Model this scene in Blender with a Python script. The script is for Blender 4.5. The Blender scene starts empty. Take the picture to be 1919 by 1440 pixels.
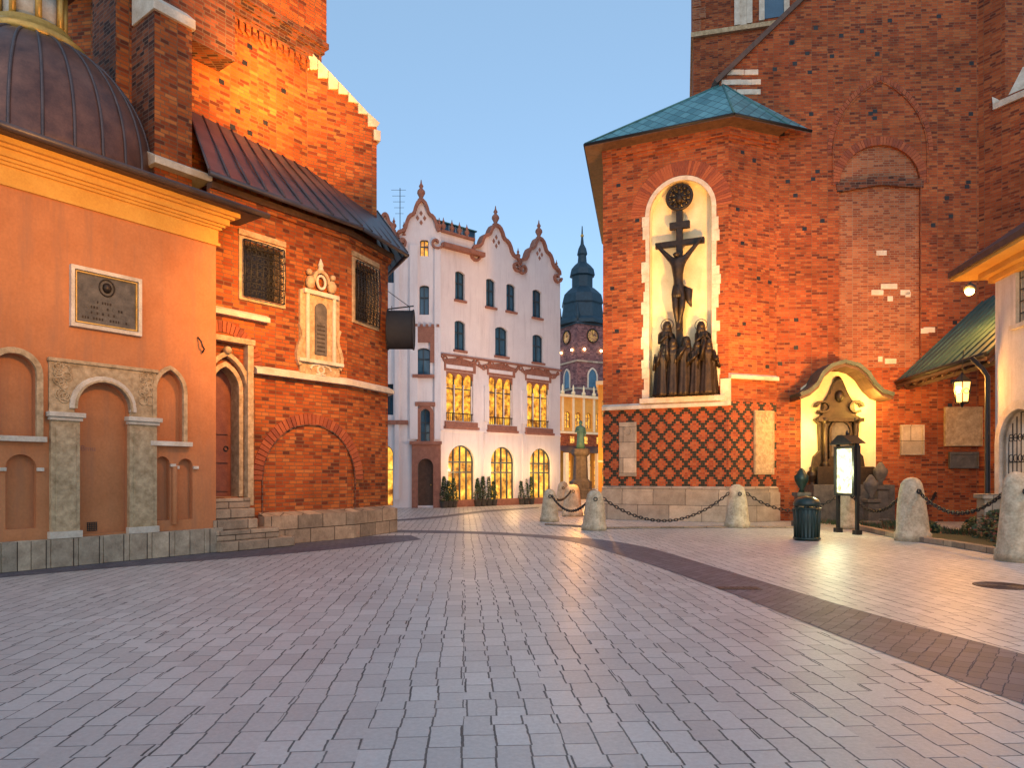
import bpy, math, random, bmesh
from mathutils import Vector
from mathutils.geometry import tessellate_polygon
random.seed(7)
FPX=1300.0; CX=959.5; HY=890.0; CAMH=1.6
def ray(px): return (px-CX)/FPX
def G(px,py):
    d=CAMH*FPX/(py-HY); return (ray(px)*d,d)
def X(px,d): return ray(px)*d
def Zd(py,d): return CAMH+(HY-py)/FPX*d
class Fr:
    def __init__(s,p0,p1):
        s.o=Vector((p0[0],p0[1],0)); e=Vector((p1[0],p1[1],0))-s.o
        s.L=e.length; s.u=e.normalized(); s.n=Vector((s.u.y,-s.u.x,0))
    def at(s,u,z,v=0): return s.o+s.u*u+s.n*v+Vector((0,0,z))
    def q(s,px,py,v=0):
        o=s.o+s.n*v; r=ray(px); u=(r*o.y-o.x)/(s.u.x-r*s.u.y)
        d=o.y+u*s.u.y; return (u,CAMH+(HY-py)/FPX*d)
    def U(s,px,v=0): return s.q(px,0,v)[0]
# ---------------------------------------------------------------- mesh builder
class MB:
    def __init__(s): s.v=[];s.f=[];s.fm=[];s.fs=[];s.mats=[]
    def mi(s,m):
        if m not in s.mats: s.mats.append(m)
        return s.mats.index(m)
    def face(s,pts,m,sm=False):
        b=len(s.v); s.v+= [Vector(p) for p in pts]; s.f.append(list(range(b,b+len(pts)))); s.fm.append(s.mi(m)); s.fs.append(sm)
    def grid(s,rows,m,closed=True,sm=True,cap0=False,cap1=False):
        b=len(s.v); n=len(rows[0])
        for r in rows: s.v+=[Vector(p) for p in r]
        k=s.mi(m)
        for i in range(len(rows)-1):
            for j in range(n if closed else n-1):
                j2=(j+1)%n
                s.f.append([b+i*n+j,b+i*n+j2,b+(i+1)*n+j2,b+(i+1)*n+j]); s.fm.append(k); s.fs.append(sm)
        if cap0: s.f.append([b+j for j in range(n)][::-1]); s.fm.append(k); s.fs.append(False)
        if cap1: s.f.append([b+(len(rows)-1)*n+j for j in range(n)]); s.fm.append(k); s.fs.append(False)
    def box(s,F,u0,u1,z0,z1,v0,v1,m):
        P=[F.at(u,z,v) for v in (v0,v1) for z in (z0,z1) for u in (u0,u1)]
        for a in ((4,5,7,6),(1,0,2,3),(0,4,6,2),(5,1,3,7),(6,7,3,2),(0,1,5,4)): s.face([P[i] for i in a],m)
    def prism(s,F,pts,v0,v1,m,mside=None):
        a=[F.at(u,z,v1) for u,z in pts]; b=[F.at(u,z,v0) for u,z in pts]
        s.face(a,m); s.face(b[::-1],m); n=len(a)
        for i in range(n):
            j=(i+1)%n; s.face([a[i],b[i],b[j],a[j]],mside or m)
    def vprism(s,pts,z0,z1,m,top=True):
        n=len(pts)
        for i in range(n):
            a=pts[i];b=pts[(i+1)%n]
            s.face([(a[0],a[1],z0),(b[0],b[1],z0),(b[0],b[1],z1),(a[0],a[1],z1)],m)
        if top: s.face([(p[0],p[1],z1) for p in pts],m)
    def strip(s,F,path,w,v0,v1,m,closed=False):
        n=len(path); L=[];R=[]
        for i in range(n):
            a=path[(i-1)%n] if (closed or i>0) else path[i]; b=path[(i+1)%n] if (closed or i<n-1) else path[i]
            dx,dz=b[0]-a[0],b[1]-a[1]; l=math.hypot(dx,dz) or 1
            nx,nz=-dz/l*w/2,dx/l*w/2
            L.append((path[i][0]+nx,path[i][1]+nz)); R.append((path[i][0]-nx,path[i][1]-nz))
        rows=[]
        for i in range(n):
            rows.append([F.at(L[i][0],L[i][1],v0),F.at(L[i][0],L[i][1],v1),F.at(R[i][0],R[i][1],v1),F.at(R[i][0],R[i][1],v0)])
        if closed: rows.append(rows[0])
        s.grid(rows,m,True,False,not closed,not closed)
    def lathe(s,c,prof,m,seg=24,sx=1,sy=1,sm=True,rot=0,fold=0,nf=7,ph=0):
        rows=[]
        for r,z in prof:
            rows.append([(c[0]+math.cos(t+rot)*r*sx*(1+fold*math.sin(nf*t+ph)),c[1]+math.sin(t+rot)*r*sy*(1+fold*math.sin(nf*t+ph)),c[2]+z) for t in [2*math.pi*i/seg for i in range(seg)]])
        s.grid(rows,m,True,sm,True,True)
    def ball(s,c,r,m,seg=12,sz=1,sy=1):
        k=seg//2; s.lathe((c[0],c[1],c[2]),[(max(.001,r*math.sin(math.pi*i/k)),-r*sz*math.cos(math.pi*i/k)) for i in range(k+1)],m,seg,1,sy)
    def tube(s,pts,r,m,seg=8,closed=False,sm=True):
        pts=[Vector(p) for p in pts]; n=len(pts); rows=[]; up=Vector((0,0,1)); prev=None
        for i in range(n):
            a=pts[(i-1)%n] if (closed or i>0) else pts[i]; b=pts[(i+1)%n] if (closed or i<n-1) else pts[i]
            t=(b-a).normalized()
            if prev is None:
                x=t.cross(up)
                if x.length<.1: x=t.cross(Vector((1,0,0)))
            else: x=prev-t*prev.dot(t)
            x.normalize(); prev=x; y=t.cross(x)
            rr=r[i] if isinstance(r,(list,tuple)) else r
            rows.append([pts[i]+x*math.cos(2*math.pi*k/seg)*rr+y*math.sin(2*math.pi*k/seg)*rr for k in range(seg)])
        if closed: rows.append(rows[0])
        s.grid(rows,m,True,sm,not closed,not closed)
    def torus(s,c,R,r,m,ax1,ax2,seg=14,k=6,s2=1):
        c=Vector(c);a=Vector(ax1);b=Vector(ax2)
        s.tube([c+a*math.cos(2*math.pi*i/seg)*R+b*math.sin(2*math.pi*i/seg)*R*s2 for i in range(seg)],r,m,k,True)
    def obj(s,name,parent=None,label=None,merge=True,bevel=0):
        me=bpy.data.meshes.new(name)
        off=Vector((0,0,0)); p=parent
        while p is not None: off+=p.location; p=p.parent
        me.from_pydata([tuple(v) for v in s.v],[],s.f)
        for m in s.mats: me.materials.append(m)
        me.polygons.foreach_set('material_index',s.fm); me.polygons.foreach_set('use_smooth',s.fs)
        bm=bmesh.new(); bm.from_mesh(me)
        if merge:
            bmesh.ops.remove_doubles(bm,verts=bm.verts,dist=2e-4)
        bmesh.ops.recalc_face_normals(bm,faces=bm.faces)
        uvl=bm.loops.layers.uv.new('UVMap')
        for f in bm.faces:
            n=f.normal
            if abs(n.z)<.75:
                t=Vector((-n.y,n.x,0)); 
                if t.length<1e-6: t=Vector((1,0,0))
                t.normalize()
                if t.x<0: t=-t
                w=Vector((0,0,1)) if abs(n.z)<.2 else n.cross(t).normalized()
            else: t=Vector((1,0,0)); w=Vector((0,1,0))
            for l in f.loops: l[uvl].uv=(l.vert.co.dot(t),l.vert.co.dot(w))
        for v in bm.verts: v.co-=off
        bm.to_mesh(me); bm.free()
        o=bpy.data.objects.new(name,me); bpy.context.collection.objects.link(o)
        if parent: o.parent=parent
        if label: o['label']=label
        if bevel:
            b=o.modifiers.new('b','BEVEL'); b.width=bevel; b.segments=2; b.limit_method='ANGLE'
        return o
def Thing(name,label,cat,loc,group=None):
    e=bpy.data.objects.new(name,None); e.location=(loc[0],loc[1],loc[2] if len(loc)>2 else 0); e.empty_display_size=.3
    bpy.context.collection.objects.link(e); e['label']=label; e['category']=cat
    if group: e['group']=group
    return e
def boxpart(name,parent,F,args,mat,bevel=0):
    mb=MB(); mb.box(F,*args,mat); return mb.obj(name,parent,bevel=bevel)
def arch(u0,u1,z0,zs,kind='round',n=14,g=0):
    w=u1-u0; c=(u0+u1)/2; out=[(u0-g,z0)]
    if kind=='rect': return out+[(u0-g,zs+g),(u1+g,zs+g),(u1+g,z0)]
    if kind=='round':
        R=w/2+g
        out+=[(c-R*math.cos(math.pi*i/n),zs+R*math.sin(math.pi*i/n)) for i in range(n+1)]
    elif kind=='seg':
        h=w*.18; R=(w*w/4+h*h)/(2*h); a=math.asin(w/2/R); Rg=R+g
        out+=[(c+Rg*math.sin(-a+2*a*i/n),zs+h-R+Rg*math.cos(-a+2*a*i/n)) for i in range(n+1)]
        out[0]=(out[1][0],z0)
    else:
        R=w*.85+g; cl=u0+w*.85; cr=u1-w*.85; am=math.acos((cl-c)/R); h=n//2
        out+=[(cl-R*math.cos(am*i/h),zs+R*math.sin(am*i/h)) for i in range(h+1)]
        out+=[(cr+R*math.cos(am*(h-i)/h),zs+R*math.sin(am*(h-i)/h)) for i in range(1,h+1)]
    out.append((out[-1][0] if kind=='seg' else u1+g,z0)); return out
def archframe(mb,F,u0,u1,z0,zs,w,v0,v1,m,kind='round',n=14):
    a=arch(u0,u1,z0,zs,kind,n,0); b=arch(u0,u1,z0,zs,kind,n,w)
    rows=[[F.at(*a[i],v0),F.at(*a[i],v1),F.at(*b[i],v1),F.at(*b[i],v0)] for i in range(len(a))]
    mb.grid(rows,m,True,False,True,True)
def voussoirs(mb,F,u0,u1,zs,w,v1,kind='round',n=30,g=0,leg=0,mat=None):
    a=arch(u0,u1,zs-leg,zs,kind,n,g)[1:-1]; b=arch(u0,u1,zs-leg,zs,kind,n,g+w)[1:-1]
    for i in range(len(a)-1):
        f=.08
        p=[a[i],a[i+1],b[i+1],b[i]]
        q=[(p[0][0]*(1-f)+p[1][0]*f,p[0][1]*(1-f)+p[1][1]*f),(p[1][0]*(1-f)+p[0][0]*f,p[1][1]*(1-f)+p[0][1]*f),(p[2][0]*(1-f)+p[3][0]*f,p[2][1]*(1-f)+p[3][1]*f),(p[3][0]*(1-f)+p[2][0]*f,p[3][1]*(1-f)+p[2][1]*f)]
        mb.prism(F,q,0,v1+random.uniform(-.004,.004),mat or random.choice(VOUS))
def wallface(mb,F,outer,holes,m,v=0,depth=.25,rev=None,back=None):
    loops=[outer]+holes
    tess=tessellate_polygon([[Vector((p[0],p[1],0)) for p in l] for l in loops])
    flat=[p for l in loops for p in l]
    for t in tess: mb.face([F.at(flat[i][0],flat[i][1],v) for i in t],m)
    for h in holes:
        n=len(h)
        for i in range(n):
            j=(i+1)%n
            mb.face([F.at(*h[i],v),F.at(*h[j],v),F.at(*h[j],v-depth),F.at(*h[i],v-depth)],rev or m)
        if back: mb.face([F.at(*p,v-depth) for p in h],back)
def rect(u0,u1,z0,z1): return [(u0,z0),(u1,z0),(u1,z1),(u0,z1)]
# ---------------------------------------------------------------- materials
def newmat(name):
    m=bpy.data.materials.new(name); m.use_nodes=True; nt=m.node_tree
    return m,nt,nt.nodes['Principled BSDF']
def N(nt,t,ins=None,**kw):
    n=nt.nodes.new(t)
    for k,v in kw.items(): setattr(n,k,v)
    if ins:
        for k,v in ins.items():
            if isinstance(v,bpy.types.NodeSocket): nt.links.new(v,n.inputs[k])
            else: n.inputs[k].default_value=v
    return n
def c4(c): return (c[0],c[1],c[2],1)
def ramp(nt,fac,stops):
    r=N(nt,'ShaderNodeValToRGB',{'Fac':fac}); e=r.color_ramp.elements
    while len(e)<len(stops): e.new(.5)
    for i,(p,c) in enumerate(stops): e[i].position=p; e[i].color=c4(c)
    return r.outputs['Color']
def mix(nt,f,a,b,mode='MIX'):
    n=N(nt,'ShaderNodeMix',data_type='RGBA',blend_type=mode)
    for i,v in ((0,f),(6,a),(7,b)):
        if isinstance(v,bpy.types.NodeSocket): nt.links.new(v,n.inputs[i])
        else: n.inputs[i].default_value=v if i==0 else c4(v)
    return n.outputs[2]
def M(nt,op,a,b=0.0,c=None):
    n=N(nt,'ShaderNodeMath',operation=op)
    for i,v in enumerate((a,b,c)):
        if v is None: continue
        if isinstance(v,bpy.types.NodeSocket): nt.links.new(v,n.inputs[i])
        else: n.inputs[i].default_value=v
    return n.outputs[0]
def bump(nt,b,h,st=.5,d=.02):
    n=N(nt,'ShaderNodeBump',{'Height':h,'Strength':st,'Distance':d}); nt.links.new(n.outputs[0],b.inputs['Normal'])
def brickmat(name,stops,mortar,bw=.25,bh=.085,ms=.010,lattice=False,rough=.85,wear=.5):
    m,nt,b=newmat(name); tc=N(nt,'ShaderNodeTexCoord'); uv=tc.outputs['UV']
    nz=N(nt,'ShaderNodeTexNoise',{'Vector':uv,'Scale':7.0,'Detail':2.0})
    off=N(nt,'ShaderNodeVectorMath',{0:nz.outputs['Color'],1:(-.5,-.5,-.5)},operation='ADD')
    sc=N(nt,'ShaderNodeVectorMath',{0:off.outputs[0],'Scale':.012},operation='SCALE')
    vec=N(nt,'ShaderNodeVectorMath',{0:uv,1:sc.outputs[0]},operation='ADD').outputs[0]
    br=N(nt,'ShaderNodeTexBrick',{'Vector':vec,'Color1':(0,0,0,1),'Color2':(1,1,1,1),'Mortar':(.5,.5,.5,1),'Scale':1.0,'Mortar Size':ms,'Mortar Smooth':.2,'Bias':0.0,'Brick Width':bw,'Row Height':bh},squash=.7,squash_frequency=2)
    col=ramp(nt,br.outputs['Color'],stops)
    fine=N(nt,'ShaderNodeTexNoise',{'Vector':uv,'Scale':40.0,'Detail':3.0})
    col=mix(nt,.25,col,fine.outputs['Fac'],'OVERLAY')
    mort=mortar
    if lattice:
        s=N(nt,'ShaderNodeSeparateXYZ',{0:uv})
        iu=M(nt,'FLOOR',M(nt,'DIVIDE',s.outputs[0],.07)); iv=M(nt,'FLOOR',M(nt,'DIVIDE',s.outputs[1],bh))
        a=M(nt,'LESS_THAN',M(nt,'WRAP',M(nt,'ADD',iu,iv),8.0,0.0),1.5)
        c=M(nt,'LESS_THAN',M(nt,'WRAP',M(nt,'SUBTRACT',iu,iv),8.0,0.0),1.5)
        msk=M(nt,'MAXIMUM',a,c)
        col=mix(nt,M(nt,'MULTIPLY',msk,.95),col,(.012,.024,.018))
        mort=mix(nt,msk,mortar,(.08,.07,.05))
    col=mix(nt,br.outputs['Fac'],col,mort)
    big=N(nt,'ShaderNodeTexNoise',{'Vector':uv,'Scale':.55,'Detail':5.0,'Roughness':.65})
    bg=ramp(nt,big.outputs['Fac'],[(.25,(1-wear,1-wear,1-wear)),(.5,(.92,.92,.92)),(.75,(1.22,1.18,1.12))])
    col=mix(nt,1.0,col,bg,'MULTIPLY')
    nt.links.new(col,b.inputs['Base Color']); b.inputs['Roughness'].default_value=rough; b.inputs['Specular IOR Level'].default_value=.25
    h=M(nt,'ADD',M(nt,'MULTIPLY',M(nt,'SUBTRACT',1.0,br.outputs['Fac']),.8),M(nt,'MULTIPLY',fine.outputs['Fac'],.5))
    bump(nt,b,h,.8,.012); return m
def stonemat(name,c1,c2,scale=3,rough=.8,bs=.5,blocks=None,joint=(.1,.08,.06),metal=0,fine=30):
    m,nt,b=newmat(name); tc=N(nt,'ShaderNodeTexCoord'); uv=tc.outputs['UV']; ob=tc.outputs['Object']
    nz=N(nt,'ShaderNodeTexNoise',{'Vector':ob,'Scale':float(scale),'Detail':7.0,'Roughness':.65})
    f=N(nt,'ShaderNodeTexNoise',{'Vector':ob,'Scale':float(fine),'Detail':4.0})
    col=ramp(nt,nz.outputs['Fac'],[(.3,c1),(.7,c2)])
    col=mix(nt,.25,col,f.outputs['Fac'],'OVERLAY'); h=M(nt,'ADD',nz.outputs['Fac'],M(nt,'MULTIPLY',f.outputs['Fac'],.4))
    if blocks:
        br=N(nt,'ShaderNodeTexBrick',{'Vector':uv,'Color1':(.65,.65,.65,1),'Color2':(1.15,1.1,1.05,1),'Mortar':c4(joint),'Scale':1.0,'Mortar Size':.009,'Mortar Smooth':.3,'Brick Width':blocks[0],'Row Height':blocks[1]})
        col=mix(nt,1.0,col,br.outputs['Color'],'MULTIPLY'); h=M(nt,'SUBTRACT',h,M(nt,'MULTIPLY',br.outputs['Fac'],1.5))
    nt.links.new(col,b.inputs['Base Color']); b.inputs['Roughness'].default_value=rough; b.inputs['Metallic'].default_value=metal
    bump(nt,b,h,bs,.02); return m
def plaster(name,c1,c2,stain):
    m,nt,b=newmat(name); tc=N(nt,'ShaderNodeTexCoord'); ob=tc.outputs['Object']
    nz=N(nt,'ShaderNodeTexNoise',{'Vector':ob,'Scale':1.1,'Detail':8.0,'Roughness':.7})
    f=N(nt,'ShaderNodeTexNoise',{'Vector':ob,'Scale':22.0,'Detail':5.0})
    mp=N(nt,'ShaderNodeMapping',{'Vector':ob,'Scale':(2.5,2.5,.25)}); st=N(nt,'ShaderNodeTexNoise',{'Vector':mp.outputs[0],'Scale':1.6,'Detail':6.0,'Roughness':.7})
    col=ramp(nt,nz.outputs['Fac'],[(.3,c1),(.7,c2)]); col=mix(nt,.18,col,f.outputs['Fac'],'OVERLAY')
    col=mix(nt,ramp(nt,st.outputs['Fac'],[(.5,(0,0,0)),(.70,(.7,.7,.7))]),col,stain)
    nt.links.new(col,b.inputs['Base Color']); b.inputs['Roughness'].default_value=.88
    bump(nt,b,M(nt,'ADD',nz.outputs['Fac'],M(nt,'MULTIPLY',f.outputs['Fac'],.3)),.3,.015); return m
def emat(name,c,st,var=True,sc=2.5,lo=.14):
    m,nt,b=newmat(name); tc=N(nt,'ShaderNodeTexCoord')
    if var:
        v=N(nt,'ShaderNodeTexNoise',{'Vector':tc.outputs['Object'],'Scale':float(sc),'Detail':4.0,'Roughness':.6})
        col=ramp(nt,v.outputs['Fac'],[(.33,(c[0]*lo,c[1]*lo*.5,c[2]*lo*.4)),(.45,(c[0]*.6,c[1]*.45,c[2]*.5)),(.58,c),(.72,(min(1,c[0]*1.1),min(1,c[1]*1.5),min(1,c[2]*2.4)))])
        nt.links.new(col,b.inputs['Emission Color'])
    else: b.inputs['Emission Color'].default_value=c4(c)
    b.inputs['Emission Strength'].default_value=st; b.inputs['Base Color'].default_value=(.05,.04,.03,1); b.inputs['Roughness'].default_value=.15
    return m
BR_L=brickmat('brick_old_warm',[(0,(.11,.028,.013)),(.10,(.18,.036,.012)),(.28,(.31,.062,.014)),(.6,(.39,.09,.018)),(.88,(.44,.12,.026)),(1,(.47,.16,.045))],(.19,.10,.05),.26,.086,.009)
BR_R=brickmat('brick_red',[(0,(.12,.026,.014)),(.10,(.20,.04,.016)),(.35,(.32,.062,.018)),(.7,(.38,.088,.025)),(1,(.43,.125,.04))],(.21,.12,.07),.26,.082,.008)
BR_D=brickmat('brick_dark_and_shaded',[(0,(.03,.016,.014)),(.3,(.10,.032,.02)),(.7,(.19,.055,.025)),(1,(.26,.08,.035))],(.15,.10,.075),.26,.086,.010)
BR_P=brickmat('brick_infill_pale',[(0,(.2,.05,.025)),(.5,(.36,.10,.038)),(1,(.43,.16,.07))],(.30,.19,.12),.25,.078,.010,wear=.3)
BR_LAT=brickmat('brick_lattice',[(0,(.30,.05,.017)),(.5,(.42,.085,.025)),(1,(.48,.12,.04))],(.26,.14,.08),.14,.08,.007,lattice=True,wear=.15)
VOUS=[stonemat('brick_voussoir_a',(.25,.052,.018),(.33,.08,.026),9),stonemat('brick_voussoir_b',(.31,.072,.022),(.38,.10,.034),9),stonemat('brick_voussoir_c',(.18,.04,.018),(.26,.06,.024),9)]
BR_FAR=brickmat('brick_tower_far',[(0,(.1,.045,.05)),(.5,(.22,.095,.095)),(1,(.29,.14,.13))],(.18,.13,.14),.6,.25,.02)
ST_W=stonemat('stone_pale',(.46,.37,.27),(.72,.63,.51),3,.8,.6)
ST_C=stonemat('stone_carved',(.28,.18,.085),(.60,.43,.25),7,.8,.9,fine=18)
ST_P=stonemat('stone_plinth',(.28,.21,.14),(.56,.45,.32),4,.8,.8,(.42,.62))
ST_P2=stonemat('stone_plinth_church',(.24,.17,.11),(.46,.34,.23),4,.8,.9,(.7,.34))
ST_P3=stonemat('stone_plinth_smooth',(.32,.25,.18),(.54,.44,.33),3,.75,.5,(1.1,.55))
ST_B=stonemat('stone_bollard',(.34,.25,.15),(.66,.53,.36),5,.85,.9,fine=20)
ST_DK=stonemat('stone_dark',(.05,.045,.04),(.14,.12,.10),5,.7,.6)
PL_O=plaster('plaster_peach',(.43,.15,.05),(.54,.21,.08),(.34,.15,.075))
PL_Y=stonemat('plaster_ochre',(.58,.27,.04),(.70,.37,.07),1.5,.85,.2)
PL_H=plaster('plaster_hotel',(.76,.68,.67),(.84,.77,.75),(.62,.55,.54))
PL_T=stonemat('stucco_terracotta',(.25,.10,.065),(.40,.17,.11),6,.8,.6)
PL_C=stonemat('plaster_cream',(.72,.57,.33),(.84,.72,.47),2,.85,.3)
PL_G=plaster('plaster_grey',(.55,.49,.43),(.70,.64,.57),(.4,.35,.3))
CU=stonemat('copper_brown',(.07,.033,.027),(.19,.088,.06),2.2,.42,.15,metal=.3)
CU2=stonemat('copper_roof_dark',(.045,.038,.044),(.11,.082,.08),1.6,.45,.15,metal=.3)
GOLD=stonemat('gold_trim',(.45,.24,.05),(.7,.42,.1),5,.4,.2,metal=.4)
BRZ=stonemat('bronze',(.012,.009,.007),(.045,.028,.017),9,.45,.5,metal=.5)
IRON=stonemat('iron_black',(.010,.010,.011),(.024,.022,.021),10,.5,.3,metal=.3)
GREENM=stonemat('green_paint_metal',(.005,.017,.013),(.011,.034,.025),10,.35,.2)
WOOD=stonemat('wood_dark',(.05,.025,.015),(.12,.06,.035),6,.6,.4)
DOORR=stonemat('wood_red',(.13,.035,.02),(.22,.07,.035),5,.5,.3)
VERD=stonemat('copper_verdigris',(.03,.11,.11),(.085,.22,.21),3,.6,.3)
HELM=stonemat('helm_copper_blue',(.004,.020,.034),(.014,.045,.07),2,.55,.2)
GLASS=stonemat('glass_dark_blue',(.03,.08,.13),(.06,.15,.23),.8,.06,.02)
FRM=stonemat('frame_dark',(.03,.045,.06),(.05,.07,.085),5,.5,.1)
LIT=emat('window_lit_amber',(1.0,.48,.04),1.35,sc=3.5)
LIT2=emat('shop_lit',(1.0,.52,.06),1.5,sc=2.2)
LAMP=emat('lamp_glow',(1,.62,.22),25,False)
PANEL=emat('panel_glow',(.85,.92,.48),3.2,True,5,.4)
CLOCK=emat('clock_lit',(1.0,.55,.09),.5,True,1)
def tileroof(name,a,c,w,h):
    m,nt,b=newmat(name); tc=N(nt,'ShaderNodeTexCoord'); s=N(nt,'ShaderNodeSeparateXYZ',{0:tc.outputs['UV']})
    p=M(nt,'DIVIDE',M(nt,'ADD',s.outputs[0],s.outputs[1]),w); q=M(nt,'DIVIDE',M(nt,'SUBTRACT',s.outputs[0],s.outputs[1]),w)
    e=M(nt,'MINIMUM',M(nt,'FRACT',p),M(nt,'FRACT',q)); line=M(nt,'LESS_THAN',e,.07)
    cv=N(nt,'ShaderNodeCombineXYZ',{0:M(nt,'FLOOR',p),1:M(nt,'FLOOR',q)}); wn=N(nt,'ShaderNodeTexWhiteNoise',{'Vector':cv.outputs[0]})
    big=N(nt,'ShaderNodeTexNoise',{'Vector':tc.outputs['UV'],'Scale':.7,'Detail':4.0})
    col=ramp(nt,M(nt,'ADD',M(nt,'MULTIPLY',wn.outputs['Value'],.35),M(nt,'MULTIPLY',big.outputs['Fac'],.55)),[(.2,a),(.7,c)])
    col=mix(nt,line,col,(.02,.06,.07)); nt.links.new(col,b.inputs['Base Color']); b.inputs['Roughness'].default_value=.45; b.inputs['Metallic'].default_value=.2
    bump(nt,b,M(nt,'MINIMUM',e,.25),.5,.03); return m
VTILE=tileroof('verdigris_tiles',(.06,.18,.20),(.16,.36,.38),.42,.42)
def paving(name,L,W,stops,joint,jog,rot,ms=.012,rlo=.32,rhi=.6,bs=.6,lines=True):
    m,nt,b=newmat(name); tc=N(nt,'ShaderNodeTexCoord')
    mp=N(nt,'ShaderNodeMapping',{'Vector':tc.outputs['Object'],'Rotation':(0,0,rot)})
    nz=N(nt,'ShaderNodeTexNoise',{'Vector':mp.outputs[0],'Scale':.9,'Detail':6.0,'Roughness':.72})
    off=N(nt,'ShaderNodeVectorMath',{0:nz.outputs['Color'],1:(-.5,-.5,-.5)},operation='ADD')
    sc=N(nt,'ShaderNodeVectorMath',{0:off.outputs[0],'Scale':.06},operation='SCALE')
    v=N(nt,'ShaderNodeVectorMath',{0:mp.outputs[0],1:sc.outputs[0]},operation='ADD')
    s=N(nt,'ShaderNodeSeparateXYZ',{0:v.outputs[0]})
    al=s.outputs[1]
    seg=M(nt,'FLOOR',M(nt,'DIVIDE',al,L/2)); lane=M(nt,'FLOOR',M(nt,'DIVIDE',s.outputs[0],W*3))
    wn=N(nt,'ShaderNodeTexWhiteNoise',{'Vector':N(nt,'ShaderNodeCombineXYZ',{0:seg,1:lane}).outputs[0]})
    ac=M(nt,'ADD',s.outputs[0],M(nt,'MULTIPLY',M(nt,'SUBTRACT',wn.outputs['Value'],.5),jog))
    vec=N(nt,'ShaderNodeCombineXYZ',{0:al,1:ac}).outputs[0]
    br=N(nt,'ShaderNodeTexBrick',{'Vector':vec,'Color1':(0,0,0,1),'Color2':(1,1,1,1),'Mortar':(.5,.5,.5,1),'Scale':1.0,'Mortar Size':ms,'Mortar Smooth':.6,'Brick Width':L,'Row Height':W})
    col=ramp(nt,br.outputs['Color'],stops)
    fine=N(nt,'ShaderNodeTexNoise',{'Vector':tc.outputs['Object'],'Scale':28.0,'Detail':5.0,'Roughness':.75})
    big=N(nt,'ShaderNodeTexNoise',{'Vector':tc.outputs['Object'],'Scale':.35,'Detail':6.0,'Roughness':.6})
    col=mix(nt,.4,col,fine.outputs['Fac'],'OVERLAY')
    col=mix(nt,1.0,col,ramp(nt,big.outputs['Fac'],[(.3,(.84,.83,.84)),(.7,(1.08,1.07,1.05))]),'MULTIPLY')
    fac=br.outputs['Fac']
    if lines:
        fr_=M(nt,'FRACT',M(nt,'DIVIDE',ac,W)); e=M(nt,'MINIMUM',fr_,M(nt,'SUBTRACT',1.0,fr_))
        ln=M(nt,'LESS_THAN',e,M(nt,'MULTIPLY',nz.outputs['Fac'],.065)); fac=M(nt,'MAXIMUM',M(nt,'MULTIPLY',fac,.75),ln)
    jn=M(nt,'MINIMUM',M(nt,'MULTIPLY',fac,M(nt,'ADD',.35,nz.outputs['Fac'])),1.0)
    col=mix(nt,jn,col,joint)
    nt.links.new(col,b.inputs['Base Color'])
    r=M(nt,'ADD',M(nt,'MULTIPLY',fine.outputs['Fac'],rhi-rlo),M(nt,'ADD',rlo,M(nt,'MULTIPLY',fac,.3)))
    nt.links.new(r,b.inputs['Roughness'])
    h=M(nt,'ADD',M(nt,'MULTIPLY',M(nt,'SUBTRACT',1.0,fac),1.0),M(nt,'ADD',M(nt,'MULTIPLY',fine.outputs['Fac'],.4),M(nt,'MULTIPLY',br.outputs['Color'],.25)))
    bump(nt,b,h,bs,.012); return m
PAVE=paving('paving_light',.34,.2,[(0,(.46,.42,.385)),(.5,(.51,.47,.43)),(1,(.57,.525,.48))],(.06,.05,.045),.045,math.radians(-4),.008,.27,.52)
BAND=paving('paving_dark_band',.2,.13,[(0,(.08,.072,.09)),(.5,(.105,.095,.115)),(1,(.13,.12,.142))],(.04,.036,.042),.02,math.radians(40),.005,.4,.65,.4,False)
SOIL=stonemat('soil_moss',(.03,.03,.015),(.08,.075,.03),12,.95,1.0)
LEAFD=stonemat('leaf_dark',(.012,.035,.014),(.03,.07,.025),9,.6,.1)
LEAFR=stonemat('leaf_red',(.12,.03,.02),(.25,.06,.03),9,.6,.1)

# ---------------------------------------------------------------- ground
mb=MB(); 
mb.face([(-400,-60,0),(400,-60,0),(400,900,0),(-400,900,0)],PAVE); g=mb.obj('ground'); g['kind']='structure'
def sheet(name,near,far,mat,z):
    mb=MB(); a=[G(*p) for p in near]; b=[G(*p) for p in far]
    def smooth(pts,n=8):
        out=[]
        for i in range(len(pts)-1):
            p0=pts[max(i-1,0)];p1=pts[i];p2=pts[i+1];p3=pts[min(i+2,len(pts)-1)]
            for k in range(n):
                t=k/n
                out.append(tuple(.5*((2*p1[j])+(-p0[j]+p2[j])*t+(2*p0[j]-5*p1[j]+4*p2[j]-p3[j])*t*t+(-p0[j]+3*p1[j]-3*p2[j]+p3[j])*t**3) for j in (0,1)))
        return out+[pts[-1]]
    a=smooth(a);b=smooth(b)
    mb.grid([[(p[0],p[1],z) for p in a],[(p[0],p[1],z) for p in b]],mat,False,False)
    o=mb.obj(name); o['kind']='structure'; return o
sheet('paved_band',[(735,999),(900,1002),(1050,1013),(1180,1047),(1350,1106),(1600,1204),(1919,1322),(2300,1466)],
      [(735,994),(900,997),(1080,1008),(1200,1024),(1350,1067),(1600,1142),(1919,1228),(2300,1339)],BAND,.004)
sheet('paved_band',[(-200,1108),(0,1084),(250,1062),(450,1046),(620,1031),(790,1012)],[(-200,1085),(0,1062),(250,1045),(450,1022),(620,1008),(770,1004)],BAND,.0045)
sheet('paved_band',[(735,978),(820,972),(900,962),(960,957),(1010,953)],[(735,975),(820,968),(900,958),(960,954),(1010,951)],BAND,.004)

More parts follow.
